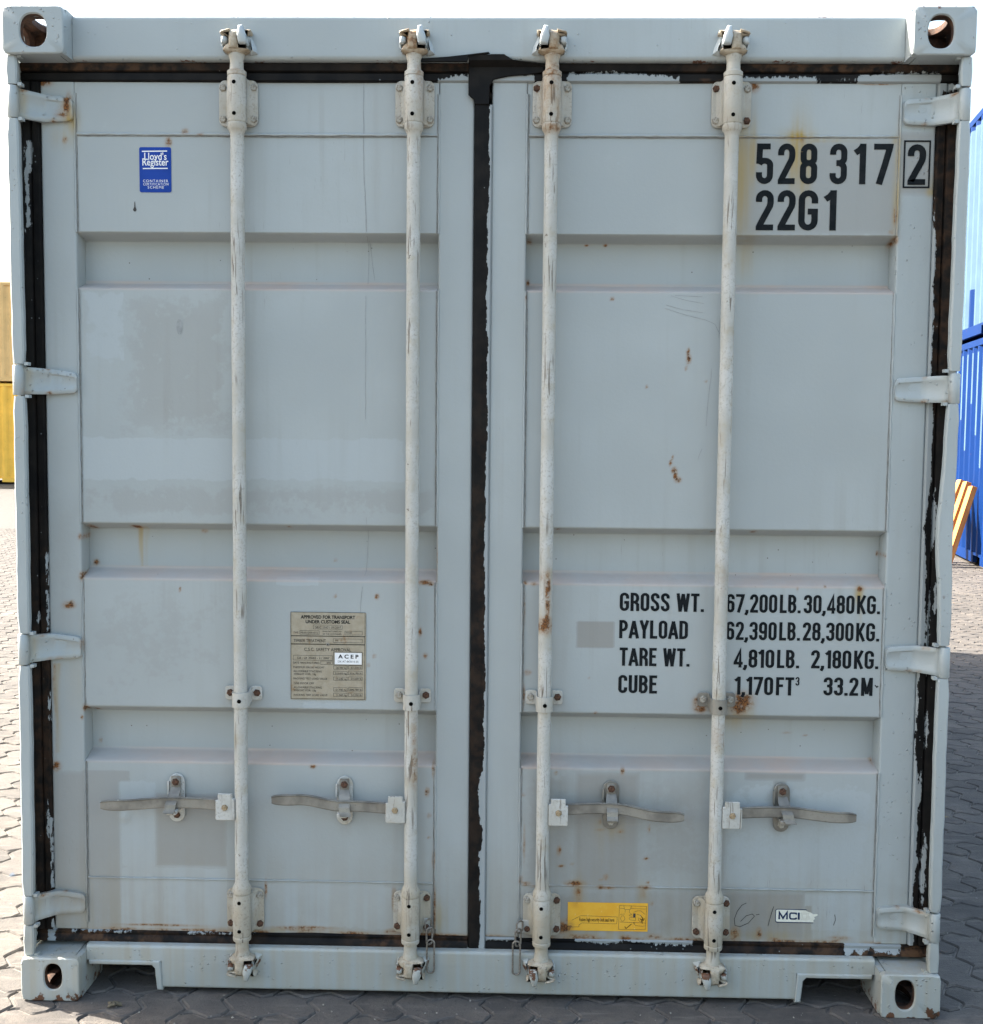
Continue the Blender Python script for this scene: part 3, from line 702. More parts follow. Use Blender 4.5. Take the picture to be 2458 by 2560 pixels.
# corner posts, broken by the hinge pins
def post(s):
    mb = MB()
    bend = (lambda z: .0045*math.sin(math.pi*min(1, max(0, (z-.1)/2.3)))) if s < 0 else (lambda z: .003*math.sin(math.pi*min(1, max(0, (z-.1)/2.3)))+.007*math.exp(-((z-1.28)/.17)**2))
    segs = [(2.472, 2.402), (2.316, 1.695), (1.611, .990), (.903, .283), (.199, .119)]
    for a, b in segs:
        n = max(2, int((a-b)/.04)); rings = []
        for k in range(n+1):
            z = a+(b-a)*k/n; e = bend(z); cut = .0025 if (k in (0, n)) else 0
            jit = .0006*math.sin(z*61)+.0005*math.sin(z*23+1)
            wide = .031 + (.006*math.exp(-((z-1.28)/.13)**2) if s > 0 else 0)
            o_, i_ = 1.2185-e*.6+jit, 1.2185-e-wide+jit
            pr = [(o_-cut, .050), (o_-cut, .018), (o_-.005-cut, .011+cut), (i_+.004+cut, .011+cut), (i_+cut, .015+cut), (i_+cut, .028), (o_-.007, .030), (o_-.007, .050)]
            rings.append([(s*p[0], p[1], z) for p in pr])
        V = [p for r_ in rings for p in r_]; m = 8; F = []
        for k in range(n):
            for q in range(m):
                w = (q+1) % m; f_ = (k*m+q, k*m+w, (k+1)*m+w, (k+1)*m+q); F.append(f_ if s > 0 else f_[::-1])
        F += [tuple(range(m)), tuple(n*m+q for q in range(m-1, -1, -1))]
        mb.add(V, F)
        # welded lug at the seam
        for zz in (a, b):
            x = s*(1.2185-bend(zz)-.030)
            mb.box(min(x, x-s*.010), max(x, x-s*.010), .016, .034, zz-.004, zz+.004)
    x0, x1 = sorted((s*1.2175, s*1.209))
    mb.box(x0, x1, .0485, .30, .1185, 2.4725)
    def wr(x, y, z):
        f = fields(x, z); f['chip'] = (.22*(np.sin(z*41)*np.sin(z*17+s) > .78)*(y < .02)*(np.sin(z*7) > .2)).astype(np.float32)
        return f
    return mb.build('corner_post', 'paint_lumpy', box, 35, wr)
post(-1); post(1)

# the rest of the box behind the doors
def corrugated(L, z0, z1, pitch=.278, dep=.036):
    """profile of points (length, depth)"""
    P = []; n = int(L//pitch); off = (L-n*pitch)/2; P.append((0, dep*.5)); 
    for k in range(n):
        a = off+k*pitch
        P += [(a, dep), (a+.072, dep), (a+.14, 0), (a+.212, 0)]
    P.append((L, dep*.5)); return P
for s in (-1, 1):
    mb = MB(); P = corrugated(5.70, 0, 0)
    V = [(s*(1.213-d), .179+l, .16) for l, d in P]+[(s*(1.213-d), .179+l, 2.52) for l, d in P]
    n = len(P); mb.add(V, [((i, i+1, n+i+1, n+i) if s > 0 else (i, n+i, n+i+1, i+1)) for i in range(n-1)])
    mb.build('side_wall', 'paint', box, 20)
    mb = MB(); a, b = sorted((s*1.2155, s*1.15)); mb.box(a, b, .179, 5.879, .02, .16); mb.build('bottom_side_rail', 'paint', box)
    mb = MB(); a, b = sorted((s*1.2165, s*1.157)); mb.box(a, b, .179, 5.879, 2.52, 2.580); mb.build('top_side_rail', 'paint', box)
mb = MB(); P = corrugated(5.70, 0, 0, .209, .020)
n = len(P); mb.add([(-1.157, .179+l, 2.578-d) for l, d in P]+[(1.157, .179+l, 2.578-d) for l, d in P], [(i, n+i, n+i+1, i+1) for i in range(n-1)]); mb.build('roof', 'paint', box, 20)
mb = MB(); mb.box(-1.06, 1.06, 5.99, 6.03, .02, 2.58); mb.build('end_wall', 'paint', box)
mb = MB(); mb.box(-1.149, 1.149, .166, 5.98, .105, .155); mb.build('floor', 'rust_in', box)
for yy in (.19, 1.0, 1.6):  # black plates added under the floor; the front one blocks light behind the pockets
    mb = MB(); mb.box(-1.148, 1.148, yy, yy+.045, .012, .1049); mb.build('added_shade_plate', 'dark', box)

# ------------------------------------------------------------------ doors
def ridge(zmm):
    K = [(150, 0), (631, 0), (650, 58), (757, 58), (780, 0), (1130, 0), (1151, 58), (1259, 58), (1277, 0), (1899, 0), (1917, 58), (2030, 58), (2043, 0), (2440, 0)]
    return np.interp(zmm, [k[0] for k in K], [k[1] for k in K])
fine = np.arange(140, 2451, 1.0); rid = np.convolve(np.pad(ridge(fine), 3, 'edge'), np.ones(7)/7, 'valid')
def panel_y(x, z, side):
    y = D+.0022+np.interp(np.asarray(z)*1000, fine, rid)/1000+lumps_at(x, z, .0022, 40+side, 1, 8, 14)
    for cx, cz, r_, a in ((-.965, .475, .012, -.005), (-.70, .48, .12, .002), (.60, .62, .15, .002), (-.45, .20, .06, .003)):
        y = y+a*np.exp(-((x-cx)**2+(z-cz)**2)/r_**2)
    return y
def dust_field(x, y, z):
    Z = z*1000; d = np.zeros(len(x), np.float32)
    for a, b in ((628, 652), (1127, 1155), (1897, 1922)):
        d = np.maximum(d, np.exp(-np.clip(np.maximum(a-Z, Z-b), 0, None)**2/8.0)*((Z > a-10) & (Z < b+5)))
    wob = .7+.3*np.sin(x*5.1+z)*np.sin(x*13.7)
    return (d*wob).astype(np.float32)
def bead(mb, pts, r, seed, mi=0):
    g = random.Random(seed); path = []; rr = []
    for (xa, za), (xb, zb) in zip(pts[:-1], pts[1:]):
        L = math.hypot(xb-xa, zb-za); n = max(2, int(L/.014))
        for k in range(n):
            t = k/n; path.append((xa+(xb-xa)*t+g.uniform(-.0005, .0005), D+.0012, za+(zb-za)*t+g.uniform(-.0006, .0006))); rr.append(r*g.uniform(.75, 1.25))
    path.append((pts[-1][0], D+.0012, pts[-1][1])); rr.append(r)
    mb.tube(path, rr, 6, mi=mi)
def door(xl, xr, pl, pr, side):
    """xl..xr outer edges, pl..pr panel edges"""
    zl, zh = .157, 2.434
    root = None
    # frame stiles
    for k, (a, b) in enumerate(((xl, pl), (pr, xr))):
        xs = samples(a, b, .006, rim(a, b, .006)); zs = samples(zl, zh, .006)
        o = grid_solid('door' if root is None else 'door_stile', xs, zs, D+edge_round(xs, zs, .006, 'lrtb')+lumps(xs, zs, .0005, 20+k+side), .168, 'paint' if (side < 0 or k == 0) else 'paint_lumpy', root if root else box)
        if root is None: root = o
    # corrugated sheet
    xs = samples(pl+.0004, pr-.0004, .006)
    zs = np.array(sorted(set(np.round(samples(zl, zh, .006), 5)) | set(np.round(np.concatenate([np.arange(a, b, .002) for a, b in ((.622, .660), (.748, .790), (1.12, 1.162), (1.25, 1.286), (1.89, 1.928), (2.02, 2.052))]), 5))))
    zs = zs[np.concatenate([[True], np.diff(zs) > .0009])]
    XX, ZZ = np.meshgrid(xs, zs)
    Y = panel_y(XX, ZZ, side)
    grid_solid('door_panel', xs, zs, Y, .180, 'paint', root, extra={'dust': dust_field})
    # weld beads and the dirty seam beside them
    mb = MB(); mc = MB()
    bead(mb, [(pl+.004, 2.296), (pr-.004, 2.296)], .0034, 1+side); bead(mb, [(pl+.004, .306), (pr-.004, .306)], .0024, 2+side)
    bead(mc, [(pl+.004, 2.2912), (pr-.004, 2.2912)], .0010, 3+side)
    for k, (a, b) in enumerate(((2.40, 2.044), (1.897, 1.278), (1.128, .782), (.629, .18))):
        bead(mb, [(pl-.001, a), (pl-.001, b)], .0030, 10*k+side); bead(mb, [(pr+.001, a), (pr+.001, b)], .0030, 10*k+5+side)
        bead(mc, [(pl+.0042, a), (pl+.0042, b)], .0011, 10*k+7+side); bead(mc, [(pr-.0042, a), (pr-.0042, b)], .0010, 10*k+8+side)
    mb.build('weld_bead', 'paint', root, 60, wear_paint)['kind'] = 'stuff'; mc.build('sealant_line', 'crack', root, 60)['kind'] = 'stuff'
    return root
doorL = door(-1.161, -.027, -1.071, -.119, -1)
doorR = door(.018, 1.158, .110, 1.067, 1)
doorL['label'] = 'left door with the blue certification sticker and the tan approval plate'
doorR['label'] = 'right door with the black number and weight lettering'

# rubber seals round the doors
def seal(name, parent, xs, zs, Y, over, rust):
    XX, ZZ = np.meshgrid(xs, zs)
    return grid_solid(name, xs, zs, Y, .148, 'rubber', parent, wear=None, extra={'over': over, 'rust': rust})
def wig(t, *k): return sum(np.sin(t*a+b)*c for a, b, c in k)
def lips(u):       # 0 at the door edge, 1 at the frame
    return np.interp(u, [0, .06, .42, .48, .55, .92, 1], [.090, .0835, .0845, .093, .085, .080, .090])
def f32(a): return np.asarray(a, np.float32)
sp = np.interp
# top
xs = samples(-1.209, -.0435, .007); zs = samples(2.4285, 2.4775, .004)
seal('door_gasket', doorL, xs, zs, np.repeat(lips((zs-zs[0])/(zs[-1]-zs[0]))[:, None], len(xs), 1)-.0005,
     lambda x, y, z: f32(np.clip((.002-(z-2.436)/1.0+.010*np.clip((x+.125)/.07, 0, 1))*60+.4, 0, 1)*(x > -.125)*(z < 2.452)),
     lambda x, y, z: f32(.9*(z > 2.455)*np.clip(.5+.5*np.sin(x*5.3+1), 0, 1)))
xs = samples(.0182, 1.2085, .007)
seal('door_gasket', doorR, xs, zs, np.repeat(lips((zs-zs[0])/(zs[-1]-zs[0]))[:, None], len(xs), 1)-.0005,
     lambda x, y, z: f32(np.clip(.5+((2.446+.006*wig(x, (7, 0, 1), (17, 2, .5)))-z)*70, 0, 1)*(x < 1.166)*((x < .13) | (x > .21))*(1-.9*(np.abs(x-.56) < .06))*(1-.8*(np.abs(x-.90) < .05))),
     lambda x, y, z: f32(.85*(z > 2.455)*np.clip(.3+.7*np.sin(x*4.3-2.2), 0, 1)+.6*(z < 2.437)*(np.abs(x-.66) < .12)))
# bottom
zs = samples(.1265, .1605, .004)
bot = np.interp((zs-zs[0])/(zs[-1]-zs[0]), [0, .08, .45, .55, .9, 1], [.092, .080, .083, .09, .086, .094])
seal('door_gasket', doorL, samples(-1.209, -.029, .007), zs, np.repeat(bot[:, None], len(samples(-1.209, -.029, .007)), 1),
     lambda x, y, z: f32(.50*np.clip((z-.147)*90, 0, 1)*(np.sin(x*11)*np.sin(x*4.7+1) > .25)+.9*np.exp(-((x+1.168)/.012)**2)*(z > .13)),
     lambda x, y, z: f32(np.clip(.45+.5*np.sin(x*6.0+1.5)+.3*np.sin(x*17), 0, 1)))
seal('door_gasket', doorR, samples(.0205, 1.2085, .007), zs, np.repeat(bot[:, None], len(samples(.0205, 1.2085, .007)), 1),
     lambda x, y, z: f32(np.clip(.5+(z-(.150+.004*wig(x, (19, 0, 1), (47, 1, .6))))*70, 0, 1)*((np.abs(x-.42) < .16) | (x < .10))+np.clip(.5+(z-(.141+.005*np.sin(x*61)+.004*np.sin(x*143+1)+.003*np.sin(x*290)))*60, 0, 1)*((x > .985) & (x < 1.14))),
     lambda x, y, z: f32(np.clip(.15+.7*np.sin(x*3.0-1.9), 0, 1)+.6*(x > 1.02)))
# hinge sides
zs = samples(.161, 2.428, .007)
xs = samples(-1.2085, -1.1615, .004); prof = lips((xs[::-1]-xs[0])/(xs[-1]-xs[0]))
seal('door_gasket', doorL, xs, zs, np.repeat(prof[None, :], len(zs), 0),
     lambda x, y, z: f32(.85*np.exp(-((x+1.197-.004*np.sin(z*9)-.003*np.sin(z*31))/(.009+.004*np.sin(z*17)))**2)*np.clip((z-2.02)/.05, 0, 1)*np.clip((2.29-z)/.03, 0, 1)+.62*np.exp(-((x+1.1635)/.004)**2)*((np.sin(z*13)*np.sin(z*5.1+2) > .1) & (z < 1.5))+.8*np.exp(-((x+1.172)/.007)**2-((z-.46)/.05)**2)+.7*np.exp(-((x+1.19)/.006)**2-((z-1.02)/.02)**2)),
     lambda x, y, z: f32(.35*np.clip(np.sin(z*2.3), 0, 1)))
xs = samples(1.1585, 1.2085, .004); prof = lips((xs-xs[0])/(xs[-1]-xs[0]))
def overR(x, y, z):
    w = 1.166+.006*wig(z, (5.1, 0, 1), (13, 1, .6), (31, 2, .35))+.010*np.exp(-((z-1.05)/.18)**2)-.010*(z > 2.16)*(z < 2.33)
    o = np.clip(.5+(w-x)*130, 0, 1)
    for cx, cz, rx, rz in ((1.186, 1.30, .007, .075), (1.182, 1.02, .005, .10), (1.196, 1.10, .004, .05), (1.19, .36, .008, .10), (1.176, .60, .004, .06), (1.187, .75, .005, .05), (1.176, 2.42, .02, .015)):
        o = np.maximum(o, .95*np.exp(-(((x-cx)/rx)**2+((z-cz)/rz)**2)))
    return f32(o)
seal('door_gasket', doorR, xs, zs, np.repeat(prof[None, :], len(zs), 0), overR, lambda x, y, z: f32(.5*np.clip(np.sin(z*2.9+2), 0, 1)))
# meeting seal in the middle with its folded corner flap
zs = samples(.118, 2.372, .007); xs = samples(-.0275, .0195, .0035)
prof = np.interp((xs-xs[0])/(xs[-1]-xs[0]), [0, .08, .6, .72, .92, 1], [.0885, .082, .083, .0845, .0835, .088])
seal('door_gasket', doorR, xs, zs, np.repeat(prof[None, :], len(zs), 0)-.0012,
     lambda x, y, z: f32(np.clip(.5+(x-(.0105-.004*np.clip((1.2-z)/1.0, 0, 1)*0+.002*wig(z, (9, 0, 1), (29, 1, .7), (71, 2, .5))+.006*(z > .40)*(z < .47)-.008*(z < .62)))*190, 0, 1)),
     lambda x, y, z: f32(.25*np.clip(np.sin(z*1.7), 0, 1)))
mb = MB()
mb.bevel_prism([(-.0432, 2.395), (-.0275, 2.381), (-.0275, 2.371), (.0105, 2.371), (.0115, 2.418), (.022, 2.434), (.060, 2.4425), (.110, 2.4465), (.150, 2.452), (.150, 2.466), (-.0432, 2.466)], .0775, .0835, .0015)
def flap_piece(P, th=.004):
    n = len(P); mb.add([p for p in P]+[(x, y+th, z+.001) for x, y, z in P], [tuple(range(n))]+[tuple(range(2*n-1, n-1, -1))]+[(i, n+i, n+(i+1) % n, (i+1) % n) for i in range(n)])
flap_piece([(-.0432, .0775, 2.464), (.150, .0790, 2.464), (.130, .0700, 2.4725), (.071, .0560, 2.4765), (-.042, .0550, 2.475)])
flap_piece([(-.042, .0550, 2.475), (.071, .0560, 2.4765), (.048, .0535, 2.4895), (.02, .0528, 2.4895), (-.0415, .0535, 2.4865)])
f_ = mb.build('gasket_flap', 'rubber', doorR, 40)
mb = MB(); mb.bevel_prism([(-.170, 2.4775), (-.10, 2.482), (-.046, 2.488), (.008, 2.4945), (.012, 2.4915), (-.042, 2.4845), (-.046, 2.470), (-.17, 2.470)], .0505, .0575, .001)
mb.build('gasket_flap', 'rubber', doorL, 30)

# hinges: curled barrel on the post, tapered blade on the stile
def hinge(s, zb0, zb1, parent, tag_):
    mb = MB(); zm = (zb0+zb1)/2; cx = s*1.2045
    # barrel
    mb.lathe([(zb0, .0125), (zb0+.002, .0143), (zb1-.002, .0143), (zb1, .0125)], cx, .026, 18)
    # blade: section rows from barrel to tip, raised rims top and bottom
    rows = []
    TS = [0, .08, .16, .24, .32, .4, .48, .56, .64, .72, .80, .86, .90, .93, .955, .975, .99, 1.0]; n = len(TS)-1
    for k in range(n+1):
        t = TS[k]; x = 1.192-.120*t
        k1, k2 = ((.007, .005) if s > 0 else (.012, .006)); zt = zb1-.005-k1*t**1.7; zb_ = zb0+.003+k2*t**1.7
        if t > .90: q = (t-.90)/.10; cut = .012*(1-math.sqrt(max(0, 1-q*q))); zt -= cut; zb_ += cut
        yf = .030+(.052)*min(1, t/.42)**.8*.92
        yf = min(yf, .079)
        lip = .0042*(1-.2*t)
        if t > .93: lip *= .6
        pr = [(zt, .0895), (zt, yf-.001), (zt-.004, yf-lip*.9), (zt-.012, yf-lip), (zt-.016, yf), (zb_+.016, yf), (zb_+.012, yf-lip*.8), (zb_+.004, yf-lip*.7), (zb_, yf), (zb_, .0895)]
        if t > .985: pr = [(z, max(y, yf-.001) if y < .089 else y) for z, y in pr]
        if t < .3: pr[0] = (zt, yf+.012); pr[-1] = (zb_, yf+.012)
        rows.append([(s*x, y, z) for z, y in pr])
    m = len(rows[0]); V = [p for r_ in rows for p in r_]; F = []
    for k in range(n):
        for q in range(m-1):
            f_ = (k*m+q, (k+1)*m+q, (k+1)*m+q+1, k*m+q+1); F.append(f_ if s > 0 else f_[::-1])
        f_ = (k*m+m-1, (k+1)*m+m-1, (k+1)*m, k*m); F.append(f_ if s > 0 else f_[::-1])
    e = [n*m+q for q in range(m)]; F.append(tuple(e[::-1] if s < 0 else e))
    F.append(tuple(range(m)) if s < 0 else tuple(range(m-1, -1, -1)))
    mb.add(V, F)
    # small oval maker mark cast on the blade
    ring = [(s*(1.116+.0105*math.cos(a)), .0785, zm+.002+.0062*math.sin(a)) for a in [2*math.pi*k/20 for k in range(20)]]
    mb.tube(ring, .0011, 5, True)
    for dx in (-.004, .0, .004):
        mb.tube([(s*1.116+dx, .0785, zm-.001), (s*1.116+dx, .0785, zm+.005)], .0008, 5)
    def wr(x, y, z):
        f = fields(x, z)
        g = random.Random(int(zb0*1000)+int(s)); ax = np.abs(x)
        for _ in range(3):
            ex, ez = g.uniform(1.12, 1.19), g.choice((zb0+.006, zb1-.008)); f['rust'] = np.maximum(f['rust'], g.uniform(.5, .95)*np.exp(-((ax-ex)/.008)**2-((z-ez)/.005)**2))
        f['stain'] = np.maximum(f['stain'], .55*np.exp(-((ax-1.186)/.008)**2)*np.exp(-((z-zm)/.04)**2)*(s < 0)); return f
    return mb.build('hinge', 'paint_lumpy', parent, 42, wr)
for a, b in ((2.319, 2.400), (1.614, 1.692), (.906, .987), (.202, .280)):
    hinge(-1, a, b, doorL, ''); hinge(1, a-.002, b-.003, doorR, '')
# ------------------------------------------------------------------ locking bars
def hexbolt(name, mat, r=.0088, h=.0065):
    mb = MB(); V = []
    for rr, y in ((r*.78, -h), (r, -h*.75), (r, 0), (r*1.22, 0), (r*1.22, .0015)):
        for k in range(6 if rr <= r else 6):
            a = math.pi*k/3+.3; V.append((rr*math.cos(a), y, rr*math.sin(a)))
    F = [tuple(range(6))]
    for q in range(4):
        for k in range(6): F.append((q*6+k, (q+1)*6+k, (q+1)*6+(k+1) % 6, q*6+(k+1) % 6))
    mb.add(V, F)
    me = bpy.data.meshes.new(name); me.from_pydata(mb.v, [], mb.f); me.materials.append(M[mat]); me.update(); return me
BOLT = {False: hexbolt('bolt', 'bolt'), True: hexbolt('bolt', 'rusty', .0085, .007), 2: hexbolt('pivot_pin', 'pin', .0075, .006)}
def bolt(x, y, z, parent, rusty=False):
    o = bpy.data.objects.new('bolt', BOLT[rusty]); o.location = (x, y, z); o.rotation_euler = (0, random.uniform(0, 1), 0); return link(o, parent)
def disc(mb, x, y, z, r, mi=0, n=14):
    mb.add([(x+r*math.cos(2*math.pi*k/n), y, z+r*math.sin(2*math.pi*k/n)) for k in range(n)], [tuple(range(n))], mi)

CAMP = [(-19, -2), (-31, 4), (-25, 15), (-17, 20), (-17, 38), (-33, 39), (-32, 45), (-11, 50), (9, 52), (40, 51), (40, 46), (30, 40), (11, 38), (11, 12), (33, 10), (36, 4), (19, -2)]
LUG = [(12, 57), (22, 58), (31, 36), (33, 20), (29, 15), (13, 15), (8, 34)]
def cam_and_keeper(x, z, up, sx, bar, rough):
    def tr(P): return [((x+sx*p[0]/1000), z+up*p[1]*(1.06 if up > 0 else 1.0)/1000) for p in P]
    mb = MB()
    mb.bevel_prism(tr(CAMP), .026, .0595, .005)
    mb.bevel_prism(tr([(-14, 6), (10, 6), (9, 46), (-13, 44)]), .019, .030, .004)
    mb.bevel_prism(tr([(-36, 40), (-12, 47), (-11, 51), (-33, 46)]), .018, .0590, .002)
    mb.build('cam_head', 'cam', bar, 50, wear_gear)
    kb = MB()
    kb.bevel_prism(tr(LUG), .012, .0600, .004)
    kb.bevel_prism(tr([(26, 50), (34, 46), (48, 20), (52, 2), (34, -2), (28, 10)]), .046, .0602, .009)
    wk = (lambda X, y, zz: dict(fields(X, zz), chip=f32(.6*np.exp(-((zz-(z+up*.018))/.012)**2))) if rough else fields(X, zz))
    kb.build('cam_keeper', 'keeper', box, 50, wk); kb = MB()
    kb.bevel_prism(tr([(-35, 20), (-26, 19), (-20, 24), (-20, 33), (-27, 37), (-35, 35)]), .026, .0600, .004)
    kb.bevel_prism(tr([(-38, 16), (-33, 4), (-30, 2), (-30, 36), (-37, 34)]), .040, .0601, .004)
    kb.build('cam_keeper', 'keeper', box, 50, wk)

def locking_bar(i, x, s, px, hx, lx, hz, cx, rust):
    """s = -1 handle to the left, +1 to the right"""
    ay = .050
    mb = MB()
    prof = [(.112, .020), (.120, .021), (.127, .0185), (.134, .0175), (.156, .0175), (.158, .0235), (.160, .0243), (.168, .0243), (.170, .0225), (.287, .0225), (.2885, .0243), (.304, .0243), (.309, .0215), (.318, .0178)]
    for k in range(60): zz = .33+(2.28-.33)*k/59; prof.append((zz, .0176+.00025*math.sin(zz*19+i)))
    prof += [(2.288, .0178), (2.296, .0215), (2.300, .0243), (2.312, .0243), (2.3135, .0225), (2.432, .0225), (2.4335, .0243), (2.443, .0243), (2.447, .0195), (2.450, .0176), (2.472, .0172), (2.480, .0200), (2.486, .0205), (2.492, .0180)]
    mb.lathe(prof, x, ay, 22)
    bar = mb.build('locking_bar', 'gear', box, 40, wear_gear)
    # bearing brackets
    for zc, z0, z1, q in ((2.3725, 2.315, 2.432, px[0]), (.2285, .170, .286, px[1])):
        mb = MB()
        mb.bevel_prism(rrect(q-.0505, q+.0505, z0, z1, .016), .0835, .0895, .0015)
        mb.lathe([(z0+.0015, .0236), (z0+.003, .0242), (z1-.003, .0242), (z1-.0015, .0236)], x, ay, 26)
        # flared root between sleeve and plate
        zr = [z0+.003, z0+.006, z1-.006, z1-.003]; V = []; F = []
        sec = [(-.0245, .052), (-.0250, .066), (-.029, .077), (-.037, .0838), (.037, .0838), (.029, .077), (.0250, .066), (.0245, .052)]
        for zz in zr:
            k = 1.0 if zr.index(zz) in (1, 2) else .93
            V += [(x+a*k, b, zz) for a, b in sec]
        for j in range(3):
            for k in range(7): F.append((j*8+k, j*8+k+1, (j+1)*8+k+1, (j+1)*8+k))
        F += [tuple(range(7, -1, -1)), tuple(24+k for k in range(8))]
        mb.add(V, F)
        for dz in (-.039, .039): disc(mb, x-.002, ay-.0247, zc+dz, .0052, 1)  # flat black discs painted for the shade inside the sleeve holes
        mb.build('bearing_bracket', ['gear', 'dark'], bar, 40, wear_gear)
        for bx in (-.0395, .0395):
            for dz in (-.040, .040): bolt(q+bx, .0833, zc+dz, bar, (zc < 1 and (dz < 0 or (bx > 0 and rust & 1))) or (zc > 1 and (i, bx > 0, dz > 0) in ((3, False, True), (3, True, False), (2, False, True))))
    # guide strap half way down
    mb = MB(); zc = .824
    for e in (-1, 1):
        a, b = sorted((x+e*.0195, x+e*.0495)); mb.bevel_prism(rrect(a, b, zc-.019, zc+.019, .008), .0835, .0880, .0012)
    n = 14; V = []; F = []
    path = [(-.0235, .0862), (-.0222, .074)]+[(-.0222*math.cos(math.pi*k/n), ay-.0222*math.sin(math.pi*k/n)) for k in range(n+1)]+[(.0222, .074), (.0235, .0862)]
    for (a, b) in path:
        nrm = Vector((a, b-ay)); nrm = nrm.normalized() if nrm.length else Vector((1, 0))
        if b > ay: nrm = Vector((1 if a > 0 else -1, 0))
        drop = -.008 if b < .074 else -.002
        V += [(x+a, b, zc-.021+drop), (x+a, b, zc+.019+drop), (x+a-nrm.x*.003, b-nrm.y*.003, zc+.019+drop), (x+a-nrm.x*.003, b-nrm.y*.003, zc-.021+drop)]
    m = len(path)
    for k in range(m-1):
        for q in range(4): F.append((k*4+q, (k+1)*4+q, (k+1)*4+(q+1) % 4, k*4+(q+1) % 4))
    F += [(0, 1, 2, 3), tuple(4*(m-1)+q for q in (3, 2, 1, 0))]
    mb.add(V, F); disc(mb, x+.001, ay-.0228, zc-.010, .0055, 1)  # black disc stands for the shaded hole in the strap
    mb.build('guide_strap', ['lever' if i == 3 else 'gear', 'dark'], bar, 40, wear_gear)
    for e in (-1, 1): bolt(x+e*.036, .0833, zc+.001, bar, (i, e) in ((0, -1), (0, 1), (1, 1), (2, 1)))
    # handle hub: folded plate welded to the bar
    x0, x1 = sorted((x+s*.0145, x+s*.066))
    mb = MB()
    e0, e1 = (x0, x1)
    o = x1 if s > 0 else x0; w = x0 if s > 0 else x1
    hubp = [(w, .492), (w, .548), (w+s*.006, .549), (w+s*.007, .562), (o-s*.007, .562), (o-s*.006, .545), (o, .544), (o, .494), (o-s*.003, .490), (w+s*.003, .490)]
    mb.bevel_prism(hubp, .0345, .0400, .0015)
    mb.bevel_prism([(w, .492), (w, .545), (w+s*.006, .545), (w+s*.006, .492)], .0402, .062, .001)
    mb.bevel_prism([(w+s*.006, .492), (w+s*.006, .530), (o-s*.002, .530), (o-s*.002, .492)], .0580, .0625, .001)
    mb.build('handle_hub', 'gear', bar, 35, wear_gear)
    bolt(x+s*.041, .0343, .525, bar, 2)
    # lever
    n = 34; V = []; F = []
    for k in range(n+1):
        t = k/n; xx = o-s*.012+(lx-o+s*.012)*t
        q_ = min(1, max(0, (t-.42)/.36)); q_ = q_*q_*(3-2*q_); zc_ = hz[0]+.005*math.sin(math.pi*min(1, t/.84))+(hz[1]-hz[0])*q_
        yc = .049+.003*math.sin(t*5.5)-.004*t
        h = .0145; th = .0040
        if k >= n-3: h *= (.99, .95, .86, .66)[k-n+3]
        V += [(xx, yc+th, zc_-h), (xx, yc-th*.6, zc_-h), (xx, yc-th, zc_-h+.003), (xx, yc-th, zc_+h-.004), (xx, yc-th-.0035*min(1, t*4), zc_+h-.001), (xx, yc-th*.2, zc_+h+.001), (xx, yc+th, zc_+h)]
    for k in range(n):
        for q in range(7):
            f_ = (k*7+q, k*7+(q+1) % 7, (k+1)*7+(q+1) % 7, (k+1)*7+q); F.append(f_[::-1] if s > 0 else f_)
    F += [tuple(range(7)), tuple(n*7+q for q in range(6, -1, -1))]
    mb = MB().add(V, F); mb.build('handle', 'lever', bar, 28)
    # catch on the door: stadium back plate, swinging hasp, retaining lug
    zt, zb = .600, .467
    mb = MB()
    pts = arc(cx, zt-.0215, .0215, .0215, 0, 180, 8)+arc(cx, zb+.0215, .0215, .0215, 180, 360, 8)
    mb.bevel_prism(pts, .0840, .0890, .0012)
    mb.bevel_prism([(cx-.024, zt-.020), (cx-.019, zt-.020), (cx-.019, zt-.055), (cx-.024, zt-.055)], .078, .0842, .0008)
    mb.build('catch_plate', 'gear' if i < 2 else 'lever', bar, 35, wear_gear)
    mb = MB(); tilt = (-.004, .007, .0, .008)[i]
    prof = [(zt-.004, .077), (zt-.034, .077), (zt-.048, .066), (zt-.058, .052), (zt-.070, .034), (zt-.082, .032), (zt-.086, .026), (zt-.089, .018)]
    V = []; F = []
    for k, (zz, yy) in enumerate(prof):
        w_ = .0125 if k < 2 else .0145
        off = tilt*max(0, k-1)/4
        V += [(cx+off-w_, yy, zz), (cx+off+w_, yy, zz), (cx+off+w_, yy+.004, zz-.002), (cx+off-w_, yy+.004, zz-.002)]
    for k in range(len(prof)-1):
        for q in range(4): F.append((k*4+q, (k+1)*4+q, (k+1)*4+(q+1) % 4, k*4+(q+1) % 4))
    F += [(0, 1, 2, 3), tuple(4*(len(prof)-1)+q for q in (3, 2, 1, 0))]
    mb.add(V, F)
    mb.bevel_prism(arc(cx, zt-.020, .0135, .0135, 0, 360, 16)[:-1], .0745, .0800, .001)
    mb.build('handle_hasp', 'lever', bar, 30, wear_gear)
    mb = MB(); mb.bevel_prism(rrect(cx-.0135, cx+.0135, zb+.036, zb+.048, .003), .030, .0842, .0015); mb.build('retaining_lug', 'gear' if i < 2 else 'lever', bar, 35, wear_gear)
    bolt(cx, .0742, zt-.020, bar, True); bolt(cx, .0838, zb+.020, bar, i in (0, 1))
    # cams and keepers
    cam_and_keeper(x, 2.488, 1, 1 if s < 0 else -1, bar, False)
    cam_and_keeper(x, .116, -1, 1 if s < 0 else -1, bar, True)
    return bar
